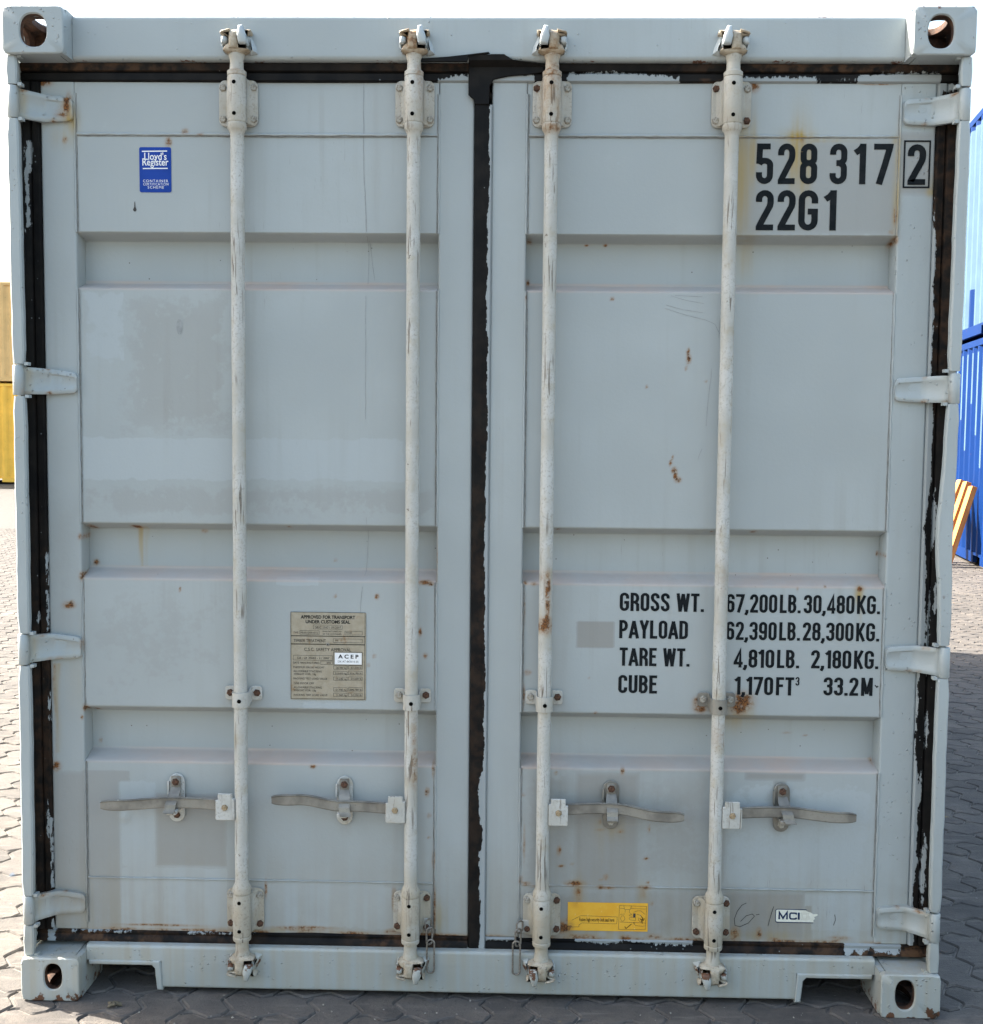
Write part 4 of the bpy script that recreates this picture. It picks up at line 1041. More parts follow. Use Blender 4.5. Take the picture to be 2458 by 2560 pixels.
LB = [locking_bar(0, -.6355, -1, (-.640, -.634), 0, -1.012, (.527, .524), -.8195, 0),
      locking_bar(1, -.1810, -1, (-.1815, -.180), 0, -.552, (.525, .546), -.363, 1),
      locking_bar(2, .1710, 1, (.173, .172), 0, .544, (.530, .517), .354, 1),
      locking_bar(3, .6295, 1, (.633, .6285), 0, .996, (.528, .523), .8095, 1)]
for o, l in zip(LB, ('cream locking bar nearest the left corner post', 'cream locking bar left of the centre seam with rusty upper cam', 'cream locking bar right of the centre seam with orange scrapes', 'cream locking bar passing in front of the weight lettering')):
    o['label'] = l
# wire seal links hanging by the two middle bars
def chain(cx, s, bar):
    mb = MB()
    def oval(x, z0, z1, w, y, tw=0.0, n=24):
        P = []
        for k in range(n):
            a = 2*math.pi*k/n; r = w/2; zc = (z1-z0)/2-r
            P.append((x+r*math.cos(a), y+tw*math.cos(a), (z0+z1)/2+(zc if math.sin(a) >= 0 else -zc)+r*math.sin(a)))
        return P
    for P, r_ in ((oval(cx, .074, .166, .020, .052), .0024), (oval(cx-s*.004, .150, .196, .015, .060, .006), .0026), (oval(cx-s*.008, .182, .214, .016, .070, .008), .0026)):
        mb = MB(); mb.tube(P, r_, 7, True); mb.build('chain_link', 'steel', bar, 60)
    mb = MB(); mb.bevel_prism([(cx-s*.002, .176), (cx-s*.002, .206), (cx-s*.010, .212), (cx-s*.034, .212), (cx-s*.034, .178)], .0815, .0845, .0008); mb.build('chain_tab', 'gear', bar, 35)
chain(-.1265, 1, LB[1]); chain(.1045, -1, LB[2])

# ------------------------------------------------------------------ lettering and labels on the doors
def conform(mb, side):
    P = np.array(mb.v); st = np.where(np.abs(P[:, 0]) > (1.071 if side < 0 else 1.067), D, panel_y(P[:, 0], P[:, 2], side))
    P[:, 1] += st; mb.v = [tuple(p) for p in P.tolist()]; return mb
def rect_grid(mb, x0, x1, z0, z1, y, step=.02, mi=0, shear=0.0):
    xs = samples(x0, x1, step); zs = samples(z0, z1, step); nx = len(xs)
    V = [(a, y, b+shear*(a-x0)) for b in zs for a in xs]
    mb.add(V, [(j*nx+i, j*nx+i+1, (j+1)*nx+i+1, (j+1)*nx+i) for j in range(len(zs)-1) for i in range(nx-1)], mi)
def frame(mb, x0, x1, z0, z1, y, t, mi=0):
    for q, pts in enumerate(([(x0-t/2, z1), (x1+t/2, z1)], [(x0-t/2, z0), (x1+t/2, z0)], [(x0, z0+t/2), (x0, z1-t/2)], [(x1, z0+t/2), (x1, z1-t/2)])):
        V, F = ribbon(pts, t); mb.add([(a, y, b) for a, b in V], F, mi)
def line(mb, pts, y, t, mi=0):
    V, F = ribbon(pts, t); mb.add([(a, y, b) for a, b in V], F, mi)
INK = -.0009
mb = MB()
for c, a, b in (('5', .7015, .745), ('2', .757, .801), ('8', .814, .858), ('3', .890, .934), ('1', .9545, .982), ('7', 1.002, 1.0495)):
    glyph_box(mb, c, a, b, 2.1755, 2.278, INK)
    if c == '8': conform(mb, 1).build('serial_number', 'ink', doorR, 0)['label'] = 'black digits 528 of the serial number'; mb = MB()
conform(mb, 1).build('serial_number', 'ink', doorR, 0)['label'] = 'black digits 317 of the serial number'
mb = MB(); glyph_box(mb, '2', 1.0880, 1.1345, 2.1740, 2.2765, INK-.0004); frame(mb, 1.0795, 1.1440, 2.168, 2.2845, INK-.0004, .0042); conform(mb, 1).build('check_digit', 'ink', doorR, 0)['label'] = 'black boxed check digit 2'
mb = MB()
for c, a, b in (('2', .703, .749), ('2', .759, .805), ('G', .813, .863), ('1', .8815, .910)): glyph_box(mb, c, a, b, 2.0575, 2.160, INK)
conform(mb, 1).build('size_type_code', 'ink', doorR, 0)['label'] = 'black size and type code 22G1'
mb = MB()
for t, a, b, z in (('GROSS WT.', .369, .592, 1.058), ('PAYLOAD', .369, .551, .9845), ('TARE WT.', .371, .557, .9105), ('CUBE', .369, .472, .8365),
                   ('67,200~LB.', .651, .847, 1.058), ('30,480~KG.', .855, 1.056, 1.058), ('62,390~LB.', .652, .847, .9845), ('28,300~KG.', .854, 1.056, .985),
                   ('4,810~LB.', .674, .847, .9105), ('2,180~KG.', .878, 1.056, .911), ('1,170~FT', .679, .835, .837), ('33.2~M', .913, 1.043, .8385)):
    mb = MB(); letters(mb, t, a, b, z, z+.049, INK, .15, .065)
    if t == '1,170~FT': letters(mb, '3', .8385, .8490, .864, .887, INK, .15)
    if t == '33.2~M': line(mb, [(1.049, .868), (1.054, .862), (1.0575, .866)], INK, .0028)
    conform(mb, 1).build('lettering', 'ink', doorR, 0)['label'] = 'black lettering reading '+t.replace('~', ' ')
mb = MB()
k_ = lambda X, Z: (.692+(X-205)*(.055/135.0), .2665-(Z-1075)*(.0655/153.0))
for P in ([(285, 1075), (255, 1090), (225, 1130), (207, 1180), (212, 1222), (245, 1230), (300, 1205), (340, 1160), (325, 1146), (285, 1158), (248, 1195)], [(350, 1151), (372, 1147)], [(465, 1095), (448, 1150), (430, 1222)], [(868, 1140), (874, 1175), (862, 1210)]):
    line(mb, [k_(*p) for p in P], INK, .0016)
conform(mb, 1).build('pen_scrawl', 'pencil', doorR, 0)['kind'] = 'stuff'
# blue certification sticker
mb = MB(); X0, X1, Z0, Z1 = -.903, -.819, 2.147, 2.263
q = lambda X, Y_: (X0+(X-90)/1160*(X1-X0), Z1-(Y_-235)/1595*(Z1-Z0))
pts = rrect(X0, X1, Z0, Z1, .005)
mb.add([(a, -.0010, b) for a, b in pts], [tuple(range(len(pts)))[::-1]])
line(mb, [q(190, 385), q(1105, 370)], -.0014, .0028, 1); line(mb, [q(215, 990), q(1120, 980)], -.0014, .0028, 1)
sc = (Z1-Z0)/1595; sx_ = (X1-X0)/1160
for t, xa, xb, yb, cap, bo, off in (("Lloyd's", 275, 1085, 680, 250, .012, -.0014), ('Register', 205, 1150, 880, 250, .012, -.0016), ('CONTAINER', 220, 1135, 1470, 92, 0, -.0014), ('CERTIFICATION', 220, 1140, 1585, 92, 0, -.0014), ('SCHEME', 385, 975, 1695, 92, 0, -.0014)):
    a, b = q(xa, yb); font_text(mb, t, a, b, off, cap*sc, (xb-xa)*sx_, 1, bo, 1.25 if cap < 100 else 1.0)
conform(mb, -1).build('certification_sticker', ['st_blue', 'st_white'], doorL, 0)['label'] = 'small blue sticker with white lettering'
# approval plate
mb = MB(); X0, X1, Z0, Z1 = -.510, -.307, .807, 1.044
sx_ = (X1-X0)/1535; sc = (Z1-Z0)/1800
q = lambda X, Y_: (X0+(X-55)*sx_, Z1-(Y_-90-.018*(X-55))*sc)
mb.bevel_prism(rrect(X0, X1, Z0, Z1, .002, 2), -.0025, .004, .0006)
ty = -.0029
def bx_(a, b, c, d, t=.0007): A, B = q(a, d), q(b, c); frame(mb, A[0], B[0], A[1], B[1]-(A[1]-A[1]), ty, t, 1)
for a in ((65, 1570, 115, 580), (65, 1565, 600, 750), (65, 1565, 765, 1870)): bx_(*a, .0010)
for a in ((520, 1108, 368, 440), (248, 640, 478, 548), (1162, 1515, 495, 565), (925, 1515, 655, 720), (112, 910, 992, 1075), (670, 910, 1105, 1170)): bx_(*a)
for r_ in ((1205, 1270), (1315, 1385), (1435, 1498), (1655, 1722), (1768, 1835)): bx_(932, 1210, *r_); bx_(1235, 1515, *r_)
bx_(935, 1515, 925, 1182, .0010)
A, B = q(957, 1168), q(1503, 940)
mb.add([(A[0], -.0031, A[1]), (B[0], -.0031, A[1]), (B[0], -.0031, B[1]), (A[0], -.0031, B[1])], [(0, 1, 2, 3)], 2)
for t, xa, xb, yb, cap, bo in (('APPROVED FOR TRANSPORT', 265, 1370, 222, 66, .03), ('UNDER CUSTOMS SEAL', 365, 1270, 320, 66, .03), ('GB/C 15621 LR/2007', 550, 1085, 425, 44, 0), ('TYPE', 120, 215, 526, 36, 0), ('MDDU-JYSR-021C', 265, 620, 530, 34, 0),
        ("MANUFACTURER'S NO", 712, 1092, 505, 30, 0), ('OF THE CONTAINER', 712, 1092, 558, 30, 0), ('MC0206', 1185, 1305, 540, 32, 0), ('TIMBER TREATMENT', 120, 775, 705, 62, 0), ('IM/', 970, 1030, 695, 38, 0), ('C.S.C. SAFETY APPROVAL', 335, 1290, 890, 66, 0),
        ('GB - LR 20683 - 3 / 2007', 190, 845, 1052, 44, 0), ('DATE MANUFACTURED', 112, 640, 1150, 40, 0), ('2008', 790, 875, 1155, 38, 0), ('MAXIMUM GROSS WEIGHT', 115, 745, 1243, 40, 0), ('ALLOWABLE STACKING', 115, 690, 1325, 40, 0), ('WEIGHT FOR 1.8g', 120, 575, 1383, 40, 0), ('RACKING TEST LOAD VALUE', 115, 800, 1475, 40, 0),
        ('ONE DOOR OFF', 118, 528, 1575, 40, 0), ('ALLOWABLE STACKING', 118, 690, 1658, 40, 0), ('WEIGHT FOR 1.8g', 120, 575, 1720, 40, 0), ('RACKING TEST LOAD VALUE', 120, 805, 1815, 40, 0), ('A C E P', 1025, 1440, 1045, 76, .03), ('DK AT 842512-35', 1020, 1435, 1130, 40, 0),
        ('30,480 kg', 985, 1195, 1258, 36, 0), ('67,200 lb', 1285, 1500, 1258, 36, 0), ('216,000 kg', 960, 1195, 1372, 36, 0), ('476,190 lb', 1255, 1500, 1372, 36, 0), ('15,240 kg', 985, 1195, 1486, 36, 0), ('33,600 lb', 1285, 1500, 1486, 36, 0), ('121,920 kg', 960, 1195, 1710, 36, 0), ('268,780 lb', 1255, 1500, 1710, 36, 0), ('11,000 kg', 985, 1195, 1822, 36, 0), ('24,250 lb', 1285, 1500, 1822, 36, 0)):
    a, b = q(xa, yb); font_text(mb, t, a, b, -.0033 if xa > 1015 and 1040 < yb < 1135 else ty, cap*sc, (xb-xa)*sx_, 1, bo)
a, b = q(815, 760); mb.lathe([(0, .0001)], 0, 0, 3) if False else None
mb.bevel_prism(arc(a, b, .0045, .0045, 0, 360, 14)[:-1], -.0045, 0, .001, 3); disc(mb, a, -.0047, b, .0018, 1)
yb_ = float(panel_y(np.array([-.41]), np.array([.92]), -1)[0]); mb.v = [(a, b+yb_, c) for a, b, c in mb.v]
mb.build('approval_plate', ['plate', 'ink', 'st_white', 'lever'], doorL, 20)['label'] = 'tan metal approval plate with a white ACEP sticker'
# yellow seal instruction sticker
mb = MB(); X0, X1, Z0, Z1 = .2425, .4590, .1825, .2635
sx_ = (X1-X0)/1545; sc = (Z1-Z0)/575
q = lambda X, Y_: (X0+(X-160)*sx_, Z1-(Y_-182-.0306*(X-160))*sc-.0030*(X-160)/1545)
rect_grid(mb, X0, X1, Z0, Z1-.002, -.0010, .012)
font_text(mb, 'Fasten high security bolt seal here', *q(385, 572), -.0014, 70*sc, 675*sx_, 1, .008)
for P in ([(235, 690), (378, 686), (382, 645), (440, 608), (1110, 628), (1116, 490), (420, 465), (368, 490), (240, 556)], [(1155, 265), (1680, 282), (1660, 742), (1145, 735), (1155, 265)],
          [(1165, 325), (1250, 325), (1260, 345), (1360, 345), (1375, 325), (1670, 335)], [(1240, 270), (1250, 325)], [(1385, 275), (1375, 325)], [(1268, 345), (1265, 405)], [(1350, 345), (1348, 405), (1400, 440), (1345, 455), (1350, 470), (1415, 475)],
          [(1170, 440), (1265, 430)], [(1195, 470), (1180, 520), (1200, 575), (1240, 570), (1265, 520), (1240, 465), (1195, 470)], [(1345, 520), (1365, 550), (1470, 558), (1470, 500), (1350, 505), (1345, 520)], [(1170, 590), (1660, 610)],
          [(1430, 400), (1500, 370), (1560, 368), (1650, 440)], [(1490, 440), (1545, 450), (1590, 490), (1620, 520)], [(1520, 500), (1530, 560), (1580, 600)], [(1440, 620), (1470, 660), (1600, 675), (1650, 670)]):
    line(mb, [q(*p) for p in P], -.0014, .0008, 2)
line(mb, [q(1262, 680), q(1290, 718), q(1395, 628)], -.0015, .0017, 1)
line(mb, [q(1445, 420), q(1445, 500)], -.0016, .0062, 2)
for P in ([(1560, 455), (1585, 490), (1610, 520), (1590, 560), (1600, 620)], [(1550, 520), (1580, 545), (1620, 530)], [(1575, 575), (1620, 560), (1640, 520)], [(1420, 605), (1455, 612)]): line(mb, [q(*p) for p in P], -.0017, .0016, 1)
conform(mb, 1).build('seal_sticker', ['st_yellow', 'ink', 'pencil'], doorR, 0, None)['label'] = 'yellow sticker reading Fasten high security bolt seal here'
me = bpy.data.objects['seal_sticker'].data; co = np.array([v.co for v in me.vertices]); set_attr(me, 'rust', f32(.95*np.exp(-((co[:, 0]-.246)/.012)**2-((co[:, 2]-.190)/.018)**2)+.5*np.exp(-((co[:, 0]-.262)/.009)**2-((co[:, 2]-.262)/.018)**2)))
# torn white sticker
mb = MB(); X0, Z1 = .803, .2515; sx_ = .103/1290; sc = .038/510
q = lambda X, Y_: (X0+(X-265)*sx_, Z1-(Y_-320)*sc)
edge = [(1300, 320), (1290, 352), (1340, 400), (1450, 430), (1530, 480), (1660, 470), (1700, 520), (1620, 570), (1560, 600), (1600, 650), (1540, 700), (1555, 760), (1545, 830)]
out = [q(265+40*(1-math.sin(R(a))), 790+40*math.cos(R(a)) if False else 360-40*math.cos(R(90-a))) for a in (0,)]
border = [q(*p) for p in [(330, 320), (285, 335), (265, 380), (265, 770), (285, 815), (330, 830)]]+[q(*p) for p in [(1545, 830), (1300, 320)]]
def fan(P, y, mi):
    n = len(P); c = (sum(p[0] for p in P)/n, sum(p[1] for p in P)/n)
    mb.add([(a, y, b) for a, b in P]+[(c[0], y, c[1])], [(i, (i+1) % n, n) for i in range(n)], mi)
fan([q(*p) for p in [(330, 320), (285, 335), (265, 380), (265, 770), (285, 815), (330, 830), (900, 830), (1545, 830), (1500, 700), (1400, 560), (1300, 320), (800, 320)]], -.0010, 1)
fan([q(*p) for p in [(340, 345), (300, 358), (285, 390), (285, 750), (300, 785), (340, 796), (900, 796), (1550, 796), (1545, 720), (1600, 660), (1565, 600), (1640, 560), (1700, 520), (1650, 480), (1530, 490), (1450, 430), (1340, 400), (1290, 352), (800, 345)]], -.0013, 0)
for P, w in (([(395, 700), (395, 440), (520, 660), (655, 440), (655, 700)], 62), ([(975, 520), (960, 470), (900, 465), (790, 465), (752, 500), (752, 640), (790, 680), (900, 682), (960, 670), (975, 625)], 54), ([(1052, 440), (1052, 705)], 66)):
    line(mb, [q(*p) for p in P], -.0016, w*sx_, 1)
for P in ([(1180, 500), (1180, 650), (1320, 650), (1320, 500), (1180, 500)], [(1130, 460), (1130, 705), (1370, 705), (1370, 460), (1130, 460)], [(1420, 560), (1420, 700)]): line(mb, [q(*p) for p in P], -.0016, 14*sx_, 2)
conform(mb, 1).build('torn_sticker', ['st_cream', 'st_navy', 'st_faint'], doorR, 0)['label'] = 'torn white sticker with navy letters MCI'
# drip lines and scratches
mb = MB(); g = random.Random(4)
def wander(P, t, y=-.0005, mi=0):
    Q = []
    for (a, b), (c, d) in zip(P[:-1], P[1:]):
        n = max(2, int(math.hypot(c-a, d-b)/.018))
        Q += [(a+(c-a)*k/n+g.uniform(-.001, .001), b+(d-b)*k/n) for k in range(n)]
    Q.append(P[-1]); line(mb, Q, y, t, mi)
wander([(-.3145, 2.432), (-.316, 2.28), (-.313, 2.17), (-.308, 2.05)], .0016); wander([(-.312, 2.14), (-.306, 2.03), (-.293, 1.93)], .0013); wander([(-.310, 1.90), (-.309, 1.65), (-.309, 1.56)], .0012)
wander([(-.306, 1.30), (-.312, 1.17), (-.323, 1.05), (-.325, .82)], .0011); wander([(-.308, 2.04), (-.311, 1.92)], .0012)
conform(mb, -1).build('drip_mark', 'faint', doorL, 0)['kind'] = 'stuff'
mb = MB(); fan([(-.9165+.0045*math.cos(a)*(1 if math.sin(a) < .2 else .35), 2.1030+(.0055 if math.sin(a) < 0 else .021)*math.sin(a)) for a in [2*math.pi*k/18 for k in range(18)]], -.0008, 0)
conform(mb, -1).build('tar_drop', 'pencil', doorL, 0)
mb = MB(); fan([(-.8015+.0085*math.cos(a), 1.7985+.021*math.sin(a)) for a in [2*math.pi*k/18 for k in range(18)]], -.0006, 0)
conform(mb, -1).build('smudge', 'faint', doorL, 0)
mb = MB(); mb.bevel_prism([(-.972, .514), (-.966, .540), (-.950, .536), (-.944, .530), (-.949, .519), (-.958, .516)], .0395, .0412, .0004); mb.build('paper_tag', 'st_cream', LB[0], 0)
mb = MB()
for P in ([(.488, 1.888), (.53, 1.876), (.575, 1.868)], [(.476, 1.864), (.52, 1.852), (.572, 1.845)], [(.474, 1.855), (.53, 1.838), (.58, 1.826), (.605, 1.815), (.618, 1.79)], [(.50, 1.889), (.57, 1.886)], [(.618, 1.83), (.615, 1.78)], [(.598, 1.70), (.592, 1.62), (.587, 1.55)], [(.577, 1.49), (.567, 1.46)], [(.655, .70), (.66, .66)]): wander(P, .0011)
conform(mb, 1).build('scratch_mark', 'faint', doorR, 0)['kind'] = 'stuff'
# ------------------------------------------------------------------ ground: interlocking pavers laid in herringbone
ground = None
me = bpy.data.meshes.new('ground'); me.from_pydata([(-600, -600, -.020), (600, -600, -.020), (600, 600, -.020), (-600, 600, -.020)], [], [(0, 1, 2, 3)]); me.materials.append(M['tarmac']); me.update()
ground = link(bpy.data.objects.new('ground', me)); ground['kind'] = 'structure'; ground['label'] = 'paved yard of grey zigzag concrete pavers'
A_ = .1155
me = bpy.data.meshes.new('joint_sand'); me.from_pydata([(-8.35, -1.48, -.0060), (8.1, -1.48, -.0060), (8.1, 14.1, -.0060), (-8.35, 14.1, -.0060)], [], [(0, 1, 2, 3)]); me.materials.append(M['sand']); me.update()
link(bpy.data.objects.new('joint_sand', me), ground)['kind'] = 'stuff'
PROF = [(0, 0), (.23, .125), (.31, .135), (.69, -.135), (.77, -.125)]
def unit_edge(p, d):
    """points of one lattice edge from p along d (0 east, 1 north, 2 west, 3 south), end point left out"""
    E = {0: (1, 0), 1: (0, 1)}
    pts = []
    if d in (0, 1):
        for t, h in PROF: pts.append((p[0]+t, p[1]+h*.85) if d == 0 else (p[0]+h, p[1]+t))
    else:
        q = (p[0]-1, p[1]) if d == 2 else (p[0], p[1]-1)
        for t, h in ([(1, 0)]+PROF[:0:-1]): pts.append((q[0]+t, q[1]+h*.85) if d == 2 else (q[0]+h, q[1]+t))
    return pts
def domino(w, h):
    P = []; p = [0, 0]
    for d, n in ((0, w), (1, h), (2, w), (3, h)):
        for _ in range(n):
            P += unit_edge(p, d)
            p[0] += (1, 0, -1, 0)[d]; p[1] += (0, 1, 0, -1)[d]
    c = (w/2, h/2)
    return [((a-c[0])*A_, (b-c[1])*A_) for a, b in P]
def paver_geo(w, h):
    o = domino(w, h); a = inset(o, .0030); b = inset(o, .0075); n = len(o)
    V = [(x, y, -.030) for x, y in a]+[(x, y, -.0045) for x, y in a]+[(x, y, 0) for x, y in b]
    F = []
    for r_ in (0, 1):
        for k in range(n): F.append((r_*n+k, r_*n+(k+1) % n, (r_+1)*n+(k+1) % n, (r_+1)*n+k))
    F.append(tuple(2*n+k for k in range(n)))
    return V, F
GEO = {0: paver_geo(2, 1), 1: paver_geo(1, 2)}
PM = {}
for k, (V, F) in GEO.items():
    me = bpy.data.meshes.new('paver'); me.from_pydata(V, [], F); me.materials.append(M['paver']); me.update(); PM[k] = me
cells = []
OX, OY = -.205-3*A_, .062
for j in range(-14, 122):
    for i in range(-70, 72):
        k = (i-j) % 4
        if k == 0: cells.append((0, (i+1)*A_+OX, (j+.5)*A_+OY))
        elif k == 3: cells.append((1, (i+.5)*A_+OX, (j+1)*A_+OY))
def project(x, y, z=0.0):
    d = Vector((x, y, z))-CAM; zc = d.dot(F_)
    return (1229+2900*d.dot(RV)/zc, 1280-2900*d.dot(UV)/zc, zc) if zc > .1 else None
vis = []; rest = []
for c in cells:
    k, x, y = c
    if abs(x) < 1.10 and y > .9: continue
    p = project(x, y)
    seen = p and -90 < p[0] < 2548 and p[1] < 2640 and not (y > .25 and abs(x) < 1.21) and not (y > .3 and 60 < p[0] < 2340)
    (vis if seen else rest).append((p[2] if p else 99, c))
vis.sort(key=lambda q: q[0])
for d, (k, x, y) in vis[:298]:
    o = bpy.data.objects.new('paver', PM[k]); o.location = (x, y, random.uniform(-.0012, .0012)); o.rotation_euler = (random.uniform(-.008, .008), random.uniform(-.008, .008), random.uniform(-.008, .008)); link(o, ground)
VV = []; FF = []; RN = []; base = 0
G_ = {k: (np.array(v), f) for k, (v, f) in GEO.items()}
for d, (k, x, y) in [q for q in vis[298:]]+rest:
    v, f = G_[k]; tx, ty_ = rng.uniform(-.008, .008, 2)
    w = v.copy(); w[:, 2] += v[:, 0]*tx+v[:, 1]*ty_+rng.uniform(-.0012, .0012); w[:, 0] += x; w[:, 1] += y
    VV.append(w); FF += [tuple(i+base for i in q) for q in f]; base += len(v); RN += [rng.random()]*len(v)
me = bpy.data.meshes.new('paver_field'); me.from_pydata(np.concatenate(VV).tolist(), [], FF); me.materials.append(M['paver']); set_attr(me, 'rnd', np.array(RN)); me.update()
pf = link(bpy.data.objects.new('paver_field', me), ground); pf['kind'] = 'stuff'; pf['label'] = 'remaining grey zigzag pavers of the yard'
# loose grit on the paving
mb = MB(); g = random.Random(3)
for _ in range(420):
    x, y = (g.uniform(-1.9, 2.6), g.uniform(-.35, .05)) if g.random() < .55 else (g.choice((-1, 1))*g.uniform(1.25, 3.2), g.uniform(-.2, 4.5))
    r = g.uniform(.0012, .0042); P = []
    for k in range(5): a = k*1.257+g.uniform(-.3, .3); q = r*g.uniform(.7, 1.2); P.append((x+q*math.cos(a), y+q*math.sin(a), .0))
    mb.add(P+[(x+g.uniform(-.3, .3)*r, y+g.uniform(-.3, .3)*r, r*g.uniform(.7, 1.3))], [(k, (k+1) % 5, 5) for k in range(5)]+[(4, 3, 2, 1, 0)])
gr = mb.build('grit', 'grit', None, 0); tag(gr, 'loose pale grit scattered on the pavers', 'grit', kind='stuff')
# dry leaf by the left casting
mb = MB(); V = []; n = 12
for k in range(n):
    a = 2*math.pi*k/n; r = .016+.005*math.sin(3*a+1)+.003*math.sin(5*a); V.append((r*1.1*math.cos(a), r*.7*math.sin(a), .004+.006*abs(math.sin(a*1.5))))
V2 = [(x*.5, y*.5, .010+.3*z) for x, y, z in V]
mb.add(V+V2+[(0, 0, .006)]+[(x*.9, y*.9, z-.003) for x, y, z in V], [(k, (k+1) % n, n+(k+1) % n, n+k) for k in range(n)]+[(n+k, n+(k+1) % n, 2*n) for k in range(n)]+[((k+1) % n, k, 2*n+1+k, 2*n+1+(k+1) % n) for k in range(n)])
lf = mb.build('dry_leaf', 'leaf', None, 40); lf.location = (-.963, -.020, 0); tag(lf, 'small crumpled brown leaf on the pavers beside the left bottom corner casting', 'leaf')

# ------------------------------------------------------------------ containers standing further back
def far_container(label, group, loc, rz, L, H, mat, pale=None, cat='container'):
    root = empty('shipping_container', loc, rz); tag(root, label, cat, group)
    W2 = 1.219
    for s in (-1, 1):
        mb = MB(); P = corrugated(L-.36, 0, 0); n = len(P)
        z0, z1 = .16, H-.09
        for i in range(n-1):
            (a, d), (b, e) = P[i], P[i+1]
            outer = d < .001 and e < .001
            cuts = [z0, z1]; k = i//4
            rngs = []
            if pale and s < 0:
                rngs = [pale(k, outer, i % 4)] if pale(k, outer, i % 4) else []
            zz = sorted({z0, z1, *[min(z1, max(z0, q)) for r_ in rngs for q in r_]})
            for u, w in zip(zz[:-1], zz[1:]):
                mi = 1 if any(r_[0]-1e-6 <= u and w <= r_[1]+1e-6 for r_ in rngs) else 0
                V = [(s*(W2-.004-d), -L/2+.18+a, u), (s*(W2-.004-e), -L/2+.18+b, u), (s*(W2-.004-e), -L/2+.18+b, w), (s*(W2-.004-d), -L/2+.18+a, w)]
                mb.add(V, [(0, 1, 2, 3) if s > 0 else (3, 2, 1, 0)], mi)
        mb.build('side_wall', [mat, 'c_pale'], root, 0)
        a, b = sorted((s*(W2-.001), s*(W2-.06)))
        mb = MB(); mb.box(a, b, -L/2+.178, L/2-.178, H-.09, H-.015); mb.build('top_side_rail', mat, root, 0)
        a, b = sorted((s*(W2-.003), s*(W2-.05)))
        mb = MB(); yy = -L/2+.178; 
        for p0, p1 in ((-1.40, -1.04), (1.04, 1.40), (L/2-.178, L/2-.178)):
            mb.box(a, b, yy, p0, .04, .16); 
            if p1 > p0: mb.box(a, b, p0, p1, .13, .16)
            yy = p1
        mb.build('bottom_side_rail', mat, root, 0)
        for e in (-1, 1):
            y0, y1 = sorted((e*L/2, e*(L/2-.16))); x0, x1 = sorted((s*(W2-.002), s*(W2-.12)))
            mb = MB(); mb.box(x0, x1, y0+.003, y1-.003, .118, H-.118); mb.build('corner_post', mat, root, 0)
            for zz in (0, H-.118):
                mb = MB(); x0, x1 = sorted((s*W2, s*(W2-.16))); y0, y1 = sorted((e*L/2, e*(L/2-.178)))
                mb.box(x0, x1, y0, y1, zz, zz+.118)
                pts = arc((y0+y1)/2, zz+.06, .04, .026, 0, 360, 16)[:-1]
                mb.add([(s*(W2+.0008), p, q) for p, q in pts], [tuple(range(16)) if s > 0 else tuple(range(15, -1, -1))], 1)  # flat black oval painted for the shaded casting opening
                mb.build('corner_casting', [mat, 'dark'], root, 0)
    mb = MB(); mb.box(-W2+.06, W2-.06, -L/2+.16, L/2-.16, H-.06, H-.03); mb.build('roof', mat, root, 0)
    for e in (-1, 1):
        y0, y1 = sorted((e*(L/2-.03), e*(L/2-.07))); mb = MB(); mb.box(-W2+.12, W2-.12, y0, y1, .05, H-.02); mb.build('end_wall', mat, root, 0)
    return root
th = -math.atan(.162); c_, s_ = math.cos(th), math.sin(th)
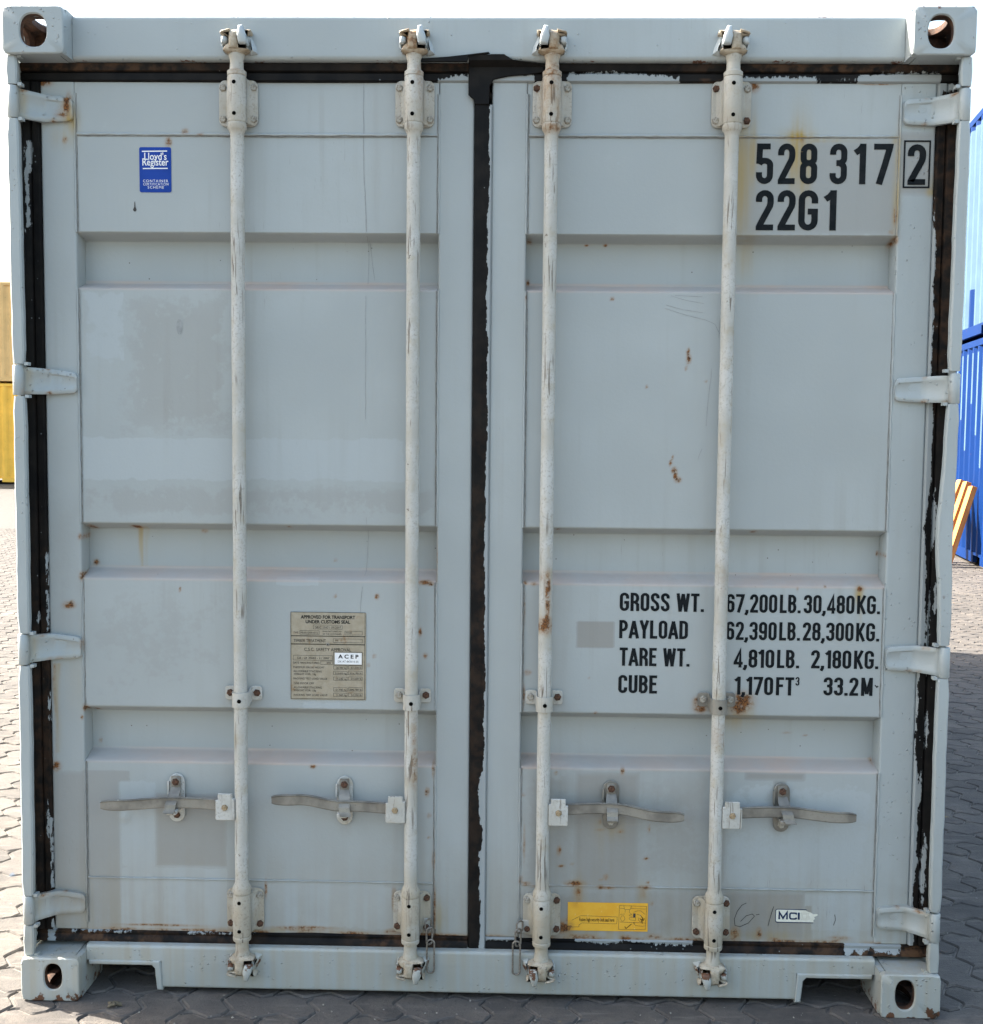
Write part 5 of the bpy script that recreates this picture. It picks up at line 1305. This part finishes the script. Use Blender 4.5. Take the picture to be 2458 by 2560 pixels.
# blue stack on the right: its long side runs through (5.338,10.13)
bx0 = Vector((5.338, 10.13, 0))+Vector((c_, s_, 0))*1.219+Vector((-s_, c_, 0))*1.6
def pale_low(k, outer, q):
    return (1.15+.75*((k*37) % 5)/4.0, 2.50) if outer else None
def pale_up(k, outer, q):
    return (.16+.45*((k*29) % 3 == 1), 2.55) if (outer or q == 2) else None
far_container('blue container with pale lettering, lower of the stack right of the grey container', 'blue containers stacked at the right', (bx0.x, bx0.y, .0), th, 6.058, 2.66, 'c_blue', pale_low)
far_container('blue container with pale lettering, upper of the stack right of the grey container', 'blue containers stacked at the right', (bx0.x, bx0.y, 2.665), th, 6.058, 2.70, 'c_blue', pale_up)
far_container('bright yellow container, lower of the distant stack at the left edge', 'yellow containers stacked at the left', (-15.0, 27.49+1.219, .0), R(90), 12.19, 2.66, 'c_yellow')
far_container('faded ochre container, upper of the distant stack at the left edge', 'yellow containers stacked at the left', (-15.03, 27.52+1.219, 2.67), R(90), 12.19, 2.64, 'c_tan')
# orange timbers leaning on the blue stack
for k, (b, t, w, lab) in enumerate((((5.07, 10.52, 0), (5.372, 10.60, .93), .12, 'orange timber plank leaning on the blue container, nearest of three'),
                                    ((5.08, 10.78, 0), (5.405, 10.86, .97), .12, 'orange timber plank leaning on the blue container, middle of three'),
                                    ((5.04, 11.05, 0), (5.44, 11.14, .98), .12, 'orange timber plank leaning on the blue container, farthest of three'))):
    B, T = Vector(b), Vector(t); d = T-B; L = d.length; z = d.normalized(); xx = Vector((0, 1, 0)).cross(z).normalized(); yy = z.cross(xx)
    mb = MB(); bv = .004; h = .03
    ring = lambda zz, e: [(a, b_, zz) for a, b_ in ((-h+e, -w/2+e), (h-e, -w/2+e), (h-e, w/2-e), (-h+e, w/2-e))]
    V = ring(0, 0)+ring(L-bv, 0)+ring(L, bv)
    mb.add(V, [(3, 2, 1, 0)]+[(r_*4+q, r_*4+(q+1) % 4, (r_+1)*4+(q+1) % 4, (r_+1)*4+q) for r_ in (0, 1) for q in range(4)]+[(8, 9, 10, 11)])
    o = mb.build('timber_plank', 'wood', None, 20)
    o.matrix_world = Matrix(((xx.x, yy.x, z.x, B.x), (xx.y, yy.y, z.y, B.y), (xx.z, yy.z, z.z, B.z), (0, 0, 0, 1)))
    tag(o, lab, 'plank', 'timbers leaning on the blue container')
